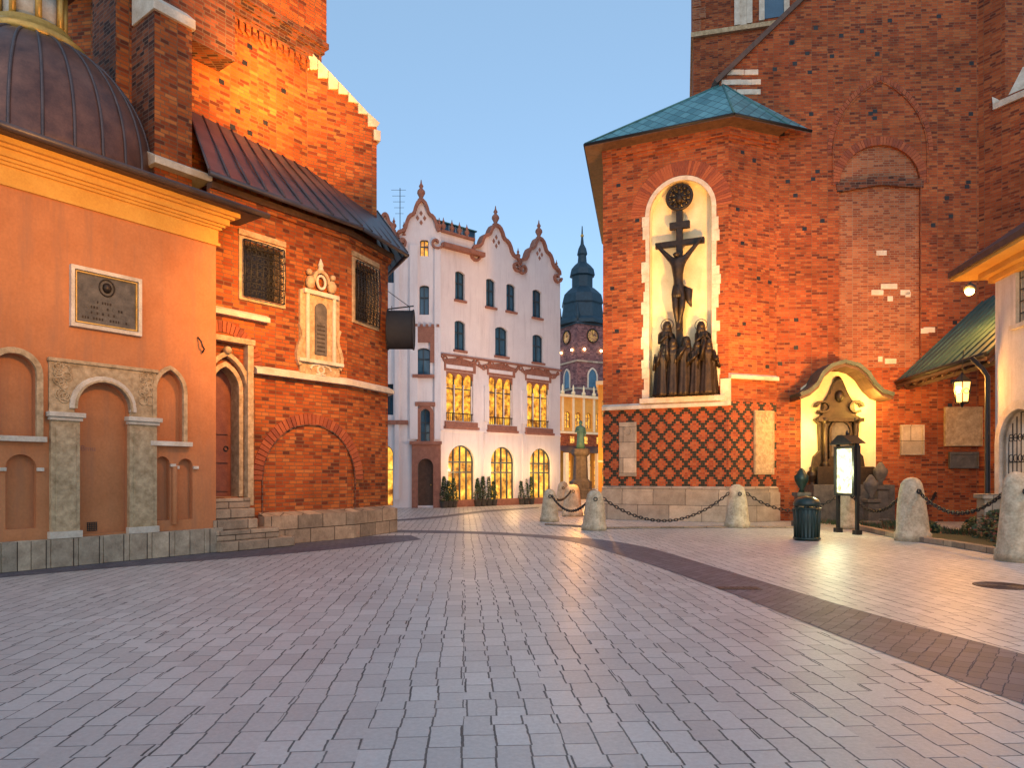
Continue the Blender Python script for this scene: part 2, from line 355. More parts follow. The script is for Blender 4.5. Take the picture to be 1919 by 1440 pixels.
# ---------------------------------------------------------------- LEFT: plaster chapel with dome
A0=(-8.34,11.3);A1=(-6.12,14.34); FA=Fr(A0,A1); LA=FA.L
TA=Thing('domed_chapel','peach plastered chapel with brown copper dome and ochre cornice','chapel',(FA.at(LA/2,0)))
mb=MB()
holes=[]
def niche(px0,px1,pt,pb,kind='round'):
    u0=FA.U(px0);u1=FA.U(px1); zt=FA.q((px0+px1)/2,pt)[1]; z0=FA.q((px0+px1)/2,pb)[1]
    rise=(u1-u0)/2 if kind=='round' else .85*(u1-u0)*math.sin(math.acos(.35/.85))
    return u0,u1,z0,zt-rise
nch=[niche(140,240,718,1000),niche(8,70,662,818),niche(291,341,694,828,'p')]
nch2=[niche(10,68,852,992),niche(291,318,856,976),niche(334,361,860,974)]
nch[1]=(FA.U(-18),FA.U(66),nch[1][2],nch[1][3]-.1)
for i,(a,b,c,d) in enumerate(nch): holes.append(arch(a,b,c,d,'p' if i==2 else 'round')[::-1])
for a,b,c,d in nch2: holes.append(arch(a,b,c,d)[::-1])
AT=6.75
wallface(mb,FA,rect(-3.5,LA,.45,AT),holes,PL_O,0,.12,PL_O,PL_O)
mb.face([FA.at(LA,0,0),FA.at(LA,0,-5),FA.at(LA,AT,-5),FA.at(LA,AT,0)],PL_O)
mb.face([FA.at(-3.5,0,0),FA.at(-3.5,0,-5),FA.at(-3.5,AT,-5),FA.at(-3.5,AT,0)],PL_O)
mb.obj('wall',TA)
mb=MB(); u=-3.5
while u<LA+.1:
    w=random.uniform(.28,.5); e=min(u+w,LA+.1); mb.box(FA,u,e-.008,0,.5+random.uniform(-.006,.006),-.05,.12+random.uniform(-.006,.008),ST_P); u=e
mb.obj('plinth',TA,bevel=.012)
mb=MB()
for z0,z1,v in ((6.33,6.39,.05),(6.39,6.66,.02),(6.66,6.71,.07),(6.71,6.76,.12),(6.76,6.88,.18),(6.88,6.93,.25),(6.93,7.02,.33)): mb.box(FA,-3.5,LA+.02+v,z0,z1,-.05,v,PL_Y)
mb.obj('cornice',TA)
mb=MB()
ev=.6; zc=(-9.68,14.0); ZR=7.04
e0=FA.at(-3.5,ZR,ev);e1=FA.at(LA+.75,ZR,ev); e2=FA.at(LA+.75,ZR,-5)
t0=FA.at(-3.5,ZR+.85,-1.4);t1=FA.at(LA-.4,ZR+.85,-1.4)
mb.face([e0,e1,t1,t0],CU2); mb.face([t0,t1,FA.at(LA-.4,ZR+.85,-5),FA.at(-3.5,ZR+.85,-5)],CU2); mb.face([e1,e2,FA.at(LA-.4,ZR+.85,-5),t1],CU2)
mb.box(FA,-3.5,LA+.75,ZR-.005,ZR+.07,ev-.1,ev+.03,CU2)
mb.box(FA,-3.5,LA+.7,ZR-.015,ZR+.02,-1,ev-.1,WOOD)
for i in range(16):
    a=-3.4+i*.5
    if a<LA-.5: mb.tube([FA.at(a,ZR+.04,ev),FA.at(a,ZR+.87,-1.4)],.022,CU2,6)
mb.tube([FA.at(-3.5,ZR,ev+.06),FA.at(LA+.8,ZR,ev+.06)],.06,CU2,8)
mb.obj('roof',TA)
mb=MB(); Rr=2.2
prof=[(Rr*1.02,7.3),(Rr,7.75)]
for i in range(1,13):
    t=i/12*math.radians(70); prof.append((Rr*math.cos(t)**.85,7.75+2.5*math.sin(t)))
mb.lathe((zc[0],zc[1],0),prof,CU,48)
for k in range(28):
    t=2*math.pi*k/28
    mb.tube([(zc[0]+math.cos(t)*(r+.012),zc[1]+math.sin(t)*(r+.012),z) for r,z in prof],.028,CU2,6)
mb.obj('dome',TA)
mb=MB(); zl0=prof[-1][1]-.05
mb.lathe((zc[0],zc[1],0),[(.92,zl0),(.98,zl0+.06),(.98,zl0+.16),(.84,zl0+.24),(.78,zl0+.32),(.72,zl0+.34),(.72,zl0+.44),(.6,zl0+.5)],GOLD,32)
mb.lathe((zc[0],zc[1],0),[(.5,zl0+.45),(.5,zl0+1.5)],ST_W,8)
for k in range(8):
    t=2*math.pi*k/8; mb.tube([(zc[0]+math.cos(t)*.56,zc[1]+math.sin(t)*.56,zl0+.5),(zc[0]+math.cos(t)*.56,zc[1]+math.sin(t)*.56,zl0+1.5)],.06,GOLD,8)
mb.lathe((zc[0],zc[1],0),[(.75,zl0+1.5),(.75,zl0+1.65),(.5,zl0+2.1),(.1,zl0+2.4)],CU,16)
mb.obj('lantern',TA)
mb=MB(); a,b,c,d=nch[0]
us=FA.U(90);ue=FA.U(291); zt=FA.q(180,684)[1]; zi=FA.q(180,780)[1]; 
hole=arch(a-.02,b+.02,zi,d)
poly=[(us,zi)]+hole+[(ue,zi),(ue,zt),(us,zt)]
mb.prism(FA,poly,-.02,.05,ST_C)
mb.strip(FA,[(us-.02,zt),(ue+.02,zt)],.06,0,.09,ST_C)
for (x,s) in ((us+.14,1),(ue-.14,-1)):
    for k in range(16):
        cu=x+s*random.uniform(-.06,.3)*.5; cz=zt-.1-random.random()*.55
        mb.torus(FA.at(cu,cz,.06),.05+random.random()*.04,.014,ST_C,FA.u,(0,0,1),10,5)
archframe(mb,FA,a,b,d-.05,d,.11,.0,.10,ST_W); archframe(mb,FA,a+.0,b,d-.05,d,.035,.0,.14,ST_C)
for p0,p1 in ((92,146),(239,290)):
    x0=FA.U(p0);x1=FA.U(p1)
    mb.box(FA,x0,x1,.5,zi-.1,-.02,.09,ST_C); mb.box(FA,x0+.07,x1-.07,.62,zi-.22,0,.105,ST_C)
    mb.box(FA,x0-.03,x1+.03,zi-.12,zi-.06,0,.14,ST_W); mb.box(FA,x0-.06,x1+.06,zi-.06,zi+.02,0,.19,ST_W); mb.box(FA,x0-.03,x1+.03,.5,.62,0,.13,ST_W)
a,b,c,d=nch[1]; archframe(mb,FA,a,b,c,d,.1,0,.07,ST_C); mb.box(FA,a-.1,b+.14,c-.09,c,0,.12,ST_W)
a,b,c,d=nch[2]; archframe(mb,FA,a,b,c,d,.08,0,.07,ST_C,'p'); mb.box(FA,a-.14,b+.16,c-.09,c,0,.12,ST_W)
for i,(a,b,c,d) in enumerate(nch2):
    mb.box(FA,a-.1,a+.0,d-.06,d,.0,.06,ST_W); mb.box(FA,b,b+.1,d-.06,d,.0,.06,ST_W)
mb.tube([FA.at((nch2[1][1]+nch2[2][0])/2,.62,.03),FA.at((nch2[1][1]+nch2[2][0])/2,nch2[1][3]-.05,.03)],.05,PL_O,10)
mb.obj('portal_carving',TA,label='pale carved stone arcade with round arch and pilasters',bevel=.006)
mb=MB(); u0=FA.U(133);u1=FA.U(259)
z1=FA.q(196,514)[1]; z0=FA.q(196,618)[1]
mb.box(FA,u0,u1,z0,z1,0,.04,ST_DK)
mb.strip(FA,[(u0,z0),(u1,z0),(u1,z1),(u0,z1)],.09,0,.09,ST_W,True)
mb.strip(FA,[(u0+.06,z0+.06),(u1-.06,z0+.06),(u1-.06,z1-.06),(u0+.06,z1-.06)],.03,0,.07,GOLD,True)
cu=(u0+u1)/2; mb.torus(FA.at(cu,z1-.26,.045),.13,.014,BRZ,FA.u,(0,0,1),18,6,1.15); mb.ball(FA.at(cu,z1-.26,.04),.08,BRZ,12,1.2)
for r in range(4):
    x=u0+.16+(.1 if r%2 else 0)
    while x<u1-.2-(.1 if r%2 else 0):
        w=random.choice((.03,.022,.025)); zz=z0+.14+r*.1
        mb.box(FA,x,x+w,zz,zz+.045,.04,.045,ST_DK if random.random()<.5 else BRZ)
        x+=w+.02+(0.05 if random.random()<.15 else 0)
mb.obj('memorial_plaque',TA,label='dark memorial plaque with portrait medallion in pale stone frame')
mb=MB(); u,z=FA.q(375,650); mb.tube([FA.at(u-.06,z+.18,.02),FA.at(u-.02,z+.1,.07),FA.at(u,z,.09),FA.at(u+.05,z-.05,.07),FA.at(u+.03,z-.12,.03)],.017,IRON,6); mb.obj('wall_hook',TA)
mb=MB(); u,z=FA.q(178,988); 
for k in range(5): mb.box(FA,u-.08+k*.036,u-.07+k*.036,z-.08,z+.08,-.12,-.105,IRON); mb.box(FA,u-.085,u+.085,z-.08+k*.037,z-.07+k*.037,-.12,-.103,IRON)
mb.obj('vent_grille',TA)
def text(s,F,px,py,size,mat,name,parent,v=.004):
    cu=bpy.data.curves.new('t','FONT'); cu.body=s; cu.size=size; cu.extrude=.001
    o=bpy.data.objects.new('t',cu); bpy.context.collection.objects.link(o); dg=bpy.context.evaluated_depsgraph_get()
    me=bpy.data.meshes.new_from_object(o.evaluated_get(dg)); bpy.data.objects.remove(o)
    u,z=F.q(px,py); mb=MB()
    for p in me.polygons: mb.face([F.at(u+me.vertices[i].co.x,z+me.vertices[i].co.y,v+me.vertices[i].co.z) for i in p.vertices],mat)
    return mb.obj(name,parent)
text('Bmu',FA,156,845,.14,PL_T,'scratched_writing',TA,-.116)

# ---------------------------------------------------------------- LEFT: brick sacristy
B0=(-6.4,14.6);B1=(-4.17,17.53);B2=(-3.46,19.35);B3=(-5.2,23.0)
F1=Fr(B0,B1);F2=Fr(B1,B2);F3=Fr(B2,B3)
TB=Thing('brick_sacristy','low brick sacristy with steep copper roof, barred windows and stone portal','church annex',F1.at(1.8,0))
mb=MB(); ZT=7.75
def wq(F,p0,p1,pt,pb):
    c=(p0+p1)/2; return F.U(p0),F.U(p1),F.q(c,pb)[1],F.q(c,pt)[1]
w1=wq(F1,455,526,462,562); w2=wq(F2,664,704,500,606)
dr=(F1.U(395),F1.U(446),1.12,F1.q(425,730)[1]); 
wallface(mb,F1,rect(0,F1.L,0,ZT),[rect(*w1),arch(dr[0],dr[1],dr[2],dr[3],'p')[::-1]],BR_L,0,.3,ST_C)
wallface(mb,F2,rect(0,F2.L,0,ZT),[rect(*w2)],BR_L,0,.3,ST_C)
mb.face([F3.at(0,0),F3.at(F3.L,0),F3.at(F3.L,ZT),F3.at(0,ZT)],BR_L)
u0=F1.U(492);u1=F1.U(664); zs=F1.q(580,900)[1]; 
voussoirs(mb,F1,u0,u1,zs,.27,.025,'round',40,0); 
archframe(mb,F1,u0,u1,.75,zs,.03,0,.03,BR_D,'round',22)
ua,zm_=F1.q(430,640); voussoirs(mb,F1,ua-.9,ua+.55,zm_-.55,.24,.025,'round',28)
mb.obj('wall',TB)
def offs(pts,d):
    out=[]
    fs=[Fr(pts[i],pts[i+1]) for i in range(len(pts)-1)]
    for i in range(len(pts)):
        if i==0: n=fs[0].n
        elif i==len(pts)-1: n=fs[-1].n
        else:
            n=fs[i-1].n+fs[i].n; n=n/(n.length_squared/2)
        out.append((pts[i][0]+n.x*d,pts[i][1]+n.y*d))
    return out
def course(mb,pts,z0,z1,v,m,slope=0,back=.05):
    o=offs(pts,v); i_=offs(pts,-back)
    for k in range(len(pts)-1):
        a,b,c,d=o[k],o[k+1],i_[k+1],i_[k]
        mb.face([(a[0],a[1],z0),(b[0],b[1],z0),(b[0],b[1],z1),(a[0],a[1],z1)],m)
        mb.face([(a[0],a[1],z1),(b[0],b[1],z1),(c[0],c[1],z1+slope),(d[0],d[1],z1+slope)],m)
        mb.face([(a[0],a[1],z0),(b[0],b[1],z0),(c[0],c[1],z0),(d[0],d[1],z0)],m)
    for k in (0,-1):
        a,d=o[k],i_[k]; mb.face([(a[0],a[1],z0),(d[0],d[1],z0),(d[0],d[1],z1+slope),(a[0],a[1],z1)],m)
PB=[B0,B1,B2,B3]
mb=MB(); st=F1.at(F1.U(484),0); course(mb,[(st.x,st.y),B1,B2,B3],0,.66,.24,ST_P2,.10); mb.obj('plinth',TB)
mb=MB(); s2=F1.at(F1.U(474),0); zsc=3.95
course(mb,[(s2.x,s2.y),B1,B2,B3],zsc-.1,zsc,.16,ST_W,.12); mb.obj('string_course',TB)
mb=MB(); s3=F1.at(0,0); e3=F1.at(F1.U(500),0); course(mb,[(s3.x,s3.y),(e3.x,e3.y)],5.02,5.12,.14,ST_W,.1)
mb.obj('door_ledge',TB)
mb=MB(); course(mb,PB,7.5,7.62,.08,BR_L); course(mb,PB,7.62,7.75,.16,WOOD); mb.obj('cornice',TB)
def bars(mb,F,u0,u1,z0,z1,v,nu,nz,m,bulge=0):
    for i in range(nu+1):
        u=u0+(u1-u0)*i/nu; mb.tube([F.at(u,z0,v),F.at(u,(z0+z1)/2,v+bulge),F.at(u,z1,v)],.013,m,5)
    for i in range(nz+1):
        z=z0+(z1-z0)*i/nz; mb.tube([F.at(u0,z,v),F.at((u0+u1)/2,z,v+bulge),F.at(u1,z,v)],.013,m,5)
DKG=stonemat('glass_interior_dark',(.012,.012,.014),(.03,.028,.03),1,.2,.02)
for F,w in ((F1,w1),(F2,w2)):
    mb=MB(); mb.box(F,w[0]-.02,w[1]+.02,w[2]-.02,w[3]+.02,-.34,-.29,DKG); wo=mb.obj('window',TB)
    mb=MB(); mb.strip(F,[(w[0]-.06,w[2]-.06),(w[1]+.06,w[2]-.06),(w[1]+.06,w[3]+.06),(w[0]-.06,w[3]+.06)],.13,-.25,.04,ST_C,True)
    mb.box(F,w[0]-.12,w[1]+.12,w[3]+.12,w[3]+.25,-.01,.05,ST_C); mb.obj('frame',wo,bevel=.01)
    mb=MB(); bars(mb,F,w[0]-.03,w[1]+.03,w[2]-.02,w[3]+.02,.1,7,8,IRON,.05)
    for k in range(7):
        for j in range(8): mb.torus(F.at(w[0]+(w[1]-w[0])*(k+.5)/7,w[2]+(w[3]-w[2])*(j+.5)/8,.13),.05,.009,IRON,F.u,(0,0,1),8,4)
    mb.obj('window_grille',wo)
mb=MB(); mb.prism(F1,arch(dr[0],dr[1],dr[2],dr[3],'p'),-.33,-.27,DOORR)
for k in range(3):
    mb.box(F1,dr[0]+.08,dr[1]-.08,dr[2]+.12+k*.62,dr[2]+.62+k*.62,-.27,-.24,DOORR)
dd=mb.obj('door',TB)
mb=MB(); mb.torus(F1.at(dr[1]-.15,dr[2]+1.05,-.22),.05,.01,IRON,F1.u,(0,0,1)); mb.obj('handle',dd)
mb=MB(); archframe(mb,F1,dr[0],dr[1],dr[2],dr[3],.1,-.25,.05,ST_C,'p'); archframe(mb,F1,dr[0]-.14,dr[1]+.14,dr[2]-.2,dr[3],.1,-.05,.12,ST_C,'p')
mb.strip(F1,[(dr[1]+.2,dr[2]-.2),(dr[1]+.2,dr[3]+1.05)],.14,0,.18,ST_C); mb.box(F1,dr[0]-.3,dr[1]+.3,dr[3]+1.0,dr[3]+1.12,0,.2,ST_C)
mb.ball(F1.at((dr[0]+dr[1])/2,dr[3]+.82,.12),.09,ST_C); mb.obj('door_portal',TB,bevel=.008)
mb=MB()
for i,(pe,v) in enumerate(((553,.66),(524,.54),(484,.44),(478,.36),(470,.28))):
    mb.box(F1,-.1,F1.U(pe,v),i*.22,(i+1)*.22-.004,-.3,v,ST_P2)
mb.obj('steps',TB,bevel=.025)
mb=MB(); eu0,eu1=F1.U(556),F1.U(636); ec=(eu0+eu1)/2; ez0=F1.q(596,705)[1]; ez1=F1.q(596,540)[1]; hw=(eu1-eu0)/2
mb.box(F1,eu0+.05,eu1-.05,ez0,ez1-.15,0,.07,ST_C); mb.box(F1,eu0-.02,eu1+.02,ez0+.28,ez0+.36,0,.16,ST_W); mb.box(F1,eu0+.12,eu1-.12,ez1-.22,ez1-.12,0,.16,ST_W)
for s in (-1,1):
    mb.tube([F1.at(ec+s*hw*.62,ez0+.36,.1),F1.at(ec+s*hw*.62,ez1-.22,.1)],.05,ST_W,10)
    mb.strip(F1,[(ec+s*(hw*.92+.07*math.sin(t*.9)),ez0+.2+t*.14) for t in range(8)],.09,0,.1,ST_C)
    mb.ball(F1.at(ec+s*hw*.5,ez1+.06,.1),.12,ST_C,10,1.4); mb.ball(F1.at(ec+s*hw*.55,ez1+.3,.1),.075,ST_C)
    mb.strip(F1,[(ec+s*(.1+.2*math.cos(t*.7)),ez0+.14+.12*math.sin(t*.7)) for t in range(8)],.05,0,.1,ST_W)
for k in range(7): mb.torus(F1.at(ec-hw*.8+k*hw*.27,ez0+.1-.06*math.sin(k*math.pi/6),.06),.06,.02,ST_C,F1.u,(0,0,1),10,5)
mb.strip(F1,[(ec+.22*math.cos(t*math.pi/8),ez1+.12+.26*math.sin(t*math.pi/8)) for t in range(9)],.08,0,.13,ST_C)
mb.torus(F1.at(ec,ez1+.12,.1),.12,.035,ST_W,F1.u,(0,0,1),16,6,1.3)
mb.lathe(F1.at(ec,ez1+.38,.08),[(.03,0),(.08,.03),(.05,.1),(.07,.16),(.01,.32)],ST_W,10)
eo=mb.obj('epitaph',TB,label='pale carved stone epitaph with dark inscription tablet',bevel=.006)
mb=MB(); mb.prism(F1,arch(ec-.17,ec+.17,ez0+.5,ez1-.55),.07,.1,ST_DK)
for r in range(7): 
    x=ec-.12
    while x<ec+.1: mb.box(F1,x,x+.02,ez0+.58+r*.1,ez0+.61+r*.1,.1,.104,BRZ); x+=.034
mb.obj('inscription_tablet',eo)
CP=(-7.7,15.7); FC=Fr(CP,(CP[0]+.6*10,CP[1]+.8*10))
ov=offs(PB,.5); E=[(p[0],p[1],7.72) for p in ov]
T0=FC.at(FC.U(352),9.95,.02); T1=FC.at(3.6,9.75,.02); T2=FC.at(FC.U(706),9.35,.02); T3=(T2.x-1,T2.y+2.5,9.35)
E[0]=tuple(Vector(E[0])-F1.u*.25)
mb=MB()
def roofquad(a,b,c,d,n):
    a,b,c,d=map(Vector,(a,b,c,d)); up=Vector((0,0,.08))
    mb.face([a+up,b+up,c+up],CU2); mb.face([a+up,c+up,d+up],CU2); mb.face([a,b,b+up,a+up],CU2); mb.face([a,b,c],WOOD); mb.face([a,c,d],WOOD); mb.face([a,d,d+up,a+up],CU2)
    for i in range(n+1):
        t=i/n; mb.tube([a.lerp(b,t)+up*1.15,d.lerp(c,t)+up*1.15],.024,CU2,6)
    mb.tube([a+up*.2,b+up*.2],.055,CU2,8)
roofquad(E[0],E[1],T1,T0,9); roofquad(E[1],E[2],T2,T1,5); roofquad(E[2],E[3],T3,T2,8)
mb.obj('roof',TB)
hs=Thing('hanging_sign','dark metal drum shaped sign hung from a wall bracket','sign',F2.at(F2.L,4.6,.1))
BLK=stonemat('sign_black',(.006,.006,.008),(.013,.012,.014),8,.7,.2)
d=19.0; cx=X(751,d); mb=MB(); z0=Zd(655,d);z1=Zd(582,d); r=X(775,d)-cx
c=Vector((cx,d,(z0+z1)/2)); R=(z1-z0)/2
mb.grid([[c+Vector((s*r,math.cos(t)*R*.45,math.sin(t)*R)) for t in [2*math.pi*i/24 for i in range(24)]] for s in (-1,-.97,.97,1)],BLK,True,True,True,True)
for s in (-1,1): mb.torus(c+Vector((s*r,0,0)),R*1.02,.02,IRON,(0,.46,0),(0,0,1),24,6)
mb.obj('sign_drum',hs)
mb=MB(); e=F2.at(F2.L,z1+.12,0); mb.tube([e,c+Vector((r,0,R+.12))],.018,IRON,6); mb.tube([e+Vector((0,0,.5)),c+Vector((r*.6,0,R+.12))],.01,IRON,6)
for s in (-.7,.7): mb.tube([c+Vector((s*r,0,R+.12)),c+Vector((s*r,0,R-.03))],.01,IRON,5)
mb.obj('sign_bracket',hs)

# ---------------------------------------------------------------- LEFT: high brick church
TC=Thing('brick_church','tall old brick gothic church with stepped buttresses and stone copings','church',FC.at(2,0,-1))
uE=FC.U(575); HC=22
mb=MB()
wallface(mb,FC,rect(-1.2,uE,0,13.15),[],BR_L)
uT=FC.U(612,.18)
mb.box(FC,-1.2,uT,13.35,HC,-6,.18,BR_L)
mb.face([FC.at(uE,0,0),FC.at(uE,0,-6),FC.at(uE,13.15,-6),FC.at(uE,13.15,0)],BR_L)
for k in range(26):
    uu=random.uniform(.3,uE-.2); zz=random.uniform(10,21)
    if 13<zz<13.5: continue
    v=.18 if zz>13.3 else 0; mb.box(FC,uu,uu+.14,zz,zz+.12,v-.01,v+.004,IRON)  # putlog holes: black squares stand in for their inner shade
mb.obj('wall',TC)
mb=MB()
for z0,z1,v in ((12.75,12.85,.06),(12.85,13.05,.1),(13.05,13.2,.16),(13.2,13.35,.24)): mb.box(FC,.1,uE+v+ (uT-uE)*.6,z0,z1,-.3,v,BR_D)
for k in range(22): mb.prism(FC,[(.2+k*.18,12.55),(.3+k*.18,12.45),(.3+k*.18,12.75),(.2+k*.18,12.75)],0,.07,BR_L)
mb.obj('corbel_frieze',TC)
mb=MB(); P1=(-7.42,14.4);P2=(-6.94,15.04)
FP=Fr(P1,P2); zcap=11.25
mb.box(FP,0,FP.L,0,zcap,-3.2,0,BR_L)
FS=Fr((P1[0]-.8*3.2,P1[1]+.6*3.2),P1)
mb.face([FS.at(0,0,.004),FS.at(FS.L,0,.004),FS.at(FS.L,zcap,.004),FS.at(0,zcap,.004)],BR_D)  # darker brick colours in the shade on the pier's unlit side
mb.obj('buttress',TC,label='projecting brick pier with sloping stone cap')
mb=MB(); FQ=Fr(tuple(FP.at(FP.L+.05,0,.07))[:2],tuple(FP.at(FP.L+.05,0,-.9))[:2]); mb.prism(FQ,[(0,zcap),(.97,zcap),(.97,zcap+1.0),(0,zcap+.2)],-(FP.L+.1),0,ST_W)
mb.obj('buttress_cap',TC,bevel=.012)
mb=MB(); FQ=Fr(tuple(FP.at(FP.L+.35,0,.22))[:2],tuple(FP.at(FP.L+.35,0,-.5))[:2]); mb.prism(FQ,[(0,8.0),(.7,8.0),(.7,8.5),(0,8.15)],-(FP.L+.45),0,ST_W); mb.obj('buttress_sill',TC,bevel=.012)
mb=MB(); mb.box(FS,0,FS.L-.3,zcap,HC,-2,-.1,BR_D); mb.obj('side_wall',TC)  # same dark brick carries the painted shade of that side upward
mb=MB(); FS2=Fr((-14,17.6),(-9.9,16.9)); mb.box(FS2,0,FS2.L,0,HC,-3,0,BR_L); mb.obj('aisle_wall',TC)
c0=FC.at(uE,0,0); FBt=Fr((c0.x,c0.y),(c0.x+.85,c0.y+.53)); uR=FBt.U(706)
zA=FBt.q(578,100)[1]; zB=FBt.q(706,238)[1]
mb=MB(); mb.prism(FBt,[(-.3,0),(uR,0),(uR,zB),(0,zA),(-.3,zA+.1)],-1.0,0,BR_L)
mb.obj('buttress',TC,label='raking brick buttress with stepped pale stone coping')
mb=MB(); n=7
for k in range(n):
    a=k/n;b=(k+1)/n
    ua,ub=uR*a,uR*b; za,zb=zA+(zB-zA)*a,zA+(zB-zA)*b
    dz=random.uniform(.15,.5)
    mb.prism(FBt,[(ua+.01,za-dz),(ub-.0,za-dz*(.8)),(ub+(.08 if k==n-1 else 0),zb+.12),(ua+.01,za+.12)],-1.06,.05,ST_W)
mb.box(FBt,uR-.1,uR+.1,zB-.4,zB-.1,-1.07,.06,ST_W)
mb.obj('buttress_coping',TC,bevel=.015)

# ---------------------------------------------------------------- RIGHT: polygonal chapel
D0=(3.28,25.0);D1=(7.24,23.2);D2=(9.1,23.9);Dm=(5.2,35.0)
FD1=Fr(D0,D1);FD2=Fr(D1,D2);FDm=Fr(Dm,D0)
TD=Thing('brick_chapel','polygonal red brick chapel with verdigris roof and diamond brick pattern','chapel',(5.6,25,0))
ZE=13.25
zl=FD1.q(1250,757)[1]
zpl=FD1.q(1250,915)[1]
nu0,nu1=FD1.U(1217),FD1.U(1334); nz0=FD1.q(1275,745)[1]; nzt=FD1.q(1275,338)[1]
nzs=nzt-(nu1-nu0)/2
mb=MB()
wallface(mb,FD1,rect(0,FD1.L,zl,ZE),[arch(nu0,nu1,nz0,nzs,'round',18)[::-1]],BR_R,0,.45,PL_C,PL_C)
mb.face([FD2.at(0,zl),FD2.at(FD2.L+.4,zl),FD2.at(FD2.L+.4,ZE),FD2.at(0,ZE)],BR_R)
mb.face([FDm.at(0,0),FDm.at(FDm.L,0),FDm.at(FDm.L,ZE),FDm.at(0,ZE)],BR_R)
for k in range(26):
    F=random.choice((FD1,FD1,FD2)); uu=random.uniform(.2,F.L-.3); zz=random.uniform(4.5,12.6)
    if F is FD1 and nu0-.5<uu<nu1+.4 and zz<nzt+.6: continue
    mb.box(F,uu,uu+.15,zz,zz+.12,-.01,.004,IRON)  # putlog holes, their shade coloured on as small black squares
voussoirs(mb,FD1,nu0-.16,nu1+.16,nzs,.5,.012,'round',52)
mb.obj('wall',TD)
mb=MB()
mb.face([FD1.at(0,zpl-.1),FD1.at(FD1.L,zpl-.1),FD1.at(FD1.L,zl),FD1.at(0,zl)],BR_LAT)
mb.face([FD2.at(0,zpl-.1),FD2.at(FD2.L+.4,zpl-.1),FD2.at(FD2.L+.4,zl),FD2.at(0,zl)],BR_LAT)
mb.obj('patterned_wall',TD,label='red brick base wall with dark diamond lattice')
mb=MB(); PD=[D0,D1,(D2[0],D2[1])]
course(mb,PD[:2],zl-.16,zl-.04,.17,ST_W,.12)
zr=FD2.q(1400,712)[1]
mb.box(FD1,FD1.L-.25,FD1.L+.08,zl-.14,zr,-.05,.12,ST_W)
course(mb,[D1,D2],zr,zr+.12,.16,ST_W,.1)
mb.obj('string_course',TD,bevel=.01)
mb=MB(); course(mb,PD,zpl-.14,zpl,.12,ST_P3,.08); course(mb,PD,0,zpl-.14,.2,ST_P3,.02); mb.obj('plinth',TD)
mb=MB(); 
zz=nz0
while zz<nzs:
    h=random.uniform(.28,.45); 
    for s,u in ((-1,nu0),(1,nu1)):
        w=random.uniform(.13,.3); a,b=(u-w,u) if s<0 else (u,u+w)
        mb.box(FD1,a,b,zz,min(zz+h,nzs)-.006,-.1,.02,ST_W)
    zz+=h
archframe(mb,FD1,nu0,nu1,nzs-.01,nzs,.15,-.1,.025,ST_W,'round',18)
mb.box(FD1,nu0-.3,nu1+.45,nz0-.18,nz0,-.1,.2,ST_W)
mb.obj('niche_surround',TD,label='irregular pale stone surround of tall arched niche',bevel=.01)
for F,p0,p1,pt,pb,m,l in ((FD1,1161,1193,792,893,ST_P3,'small grey tombstone slab with round emblem'),(FD2,1412,1449,770,890,ST_C,'tall worn ochre tombstone slab')):
    mb=MB(); a,b,c,d=wq(F,p0,p1,pt,pb); mb.box(F,a,b,c,d,-.02,.06,m); mb.strip(F,[(a+.05,c+.05),(b-.05,c+.05),(b-.05,d-.05),(a+.05,d-.05)],.03,.05,.08,m,True)
    mb.torus(F.at((a+b)/2,d-.3,.065),.14,.02,m,F.u,(0,0,1)); mb.obj('tombstone_slab',TD,label=l,bevel=.01)
def deck(eave,apex,z,mat):
    mb=MB()
    for k in range(len(eave)-1):
        a=Vector((*eave[k],z));b=Vector((*eave[k+1],z)); t0=Vector(apex[k]);t1=Vector(apex[k+1])
        pts=[a,b,t1] if (t0-t1).length<1e-3 else [a,b,t1,t0]
        mb.face(pts,mat); dn=Vector((0,0,-.1)); mb.face([a,b,b+dn,a+dn],WOOD)
        mb.tube([a+Vector((0,0,-.02)),b+Vector((0,0,-.02))],.05,IRON,8)
        mb.tube([a,t0],.04,VERD,6)
    return mb
ovD=offs([Dm,D0,D1,D2,(D2[0]+.9,D2[1]+.34)],.62)
ap=(7.3,24.05,15.15); apb=(8.5,35,15.4)
mb=deck(ovD,[apb,ap,ap,ap,ap],ZE+.1,VTILE)
wl=[Dm,D0,D1,D2]
for k in range(3):
    a,b=ovD[k],ovD[k+1]; c,d_=wl[k+1],wl[k]; mb.face([(a[0],a[1],ZE),(b[0],b[1],ZE),(c[0],c[1],ZE-.05),(d_[0],d_[1],ZE-.05)],WOOD)
mb.obj('roof',TD)
mb=MB(); course(mb,[D0,D1,D2],ZE-.45,ZE-.3,.06,BR_R); course(mb,[D0,D1,D2],ZE-.3,ZE-.03,.14,BR_R); mb.obj('cornice',TD)

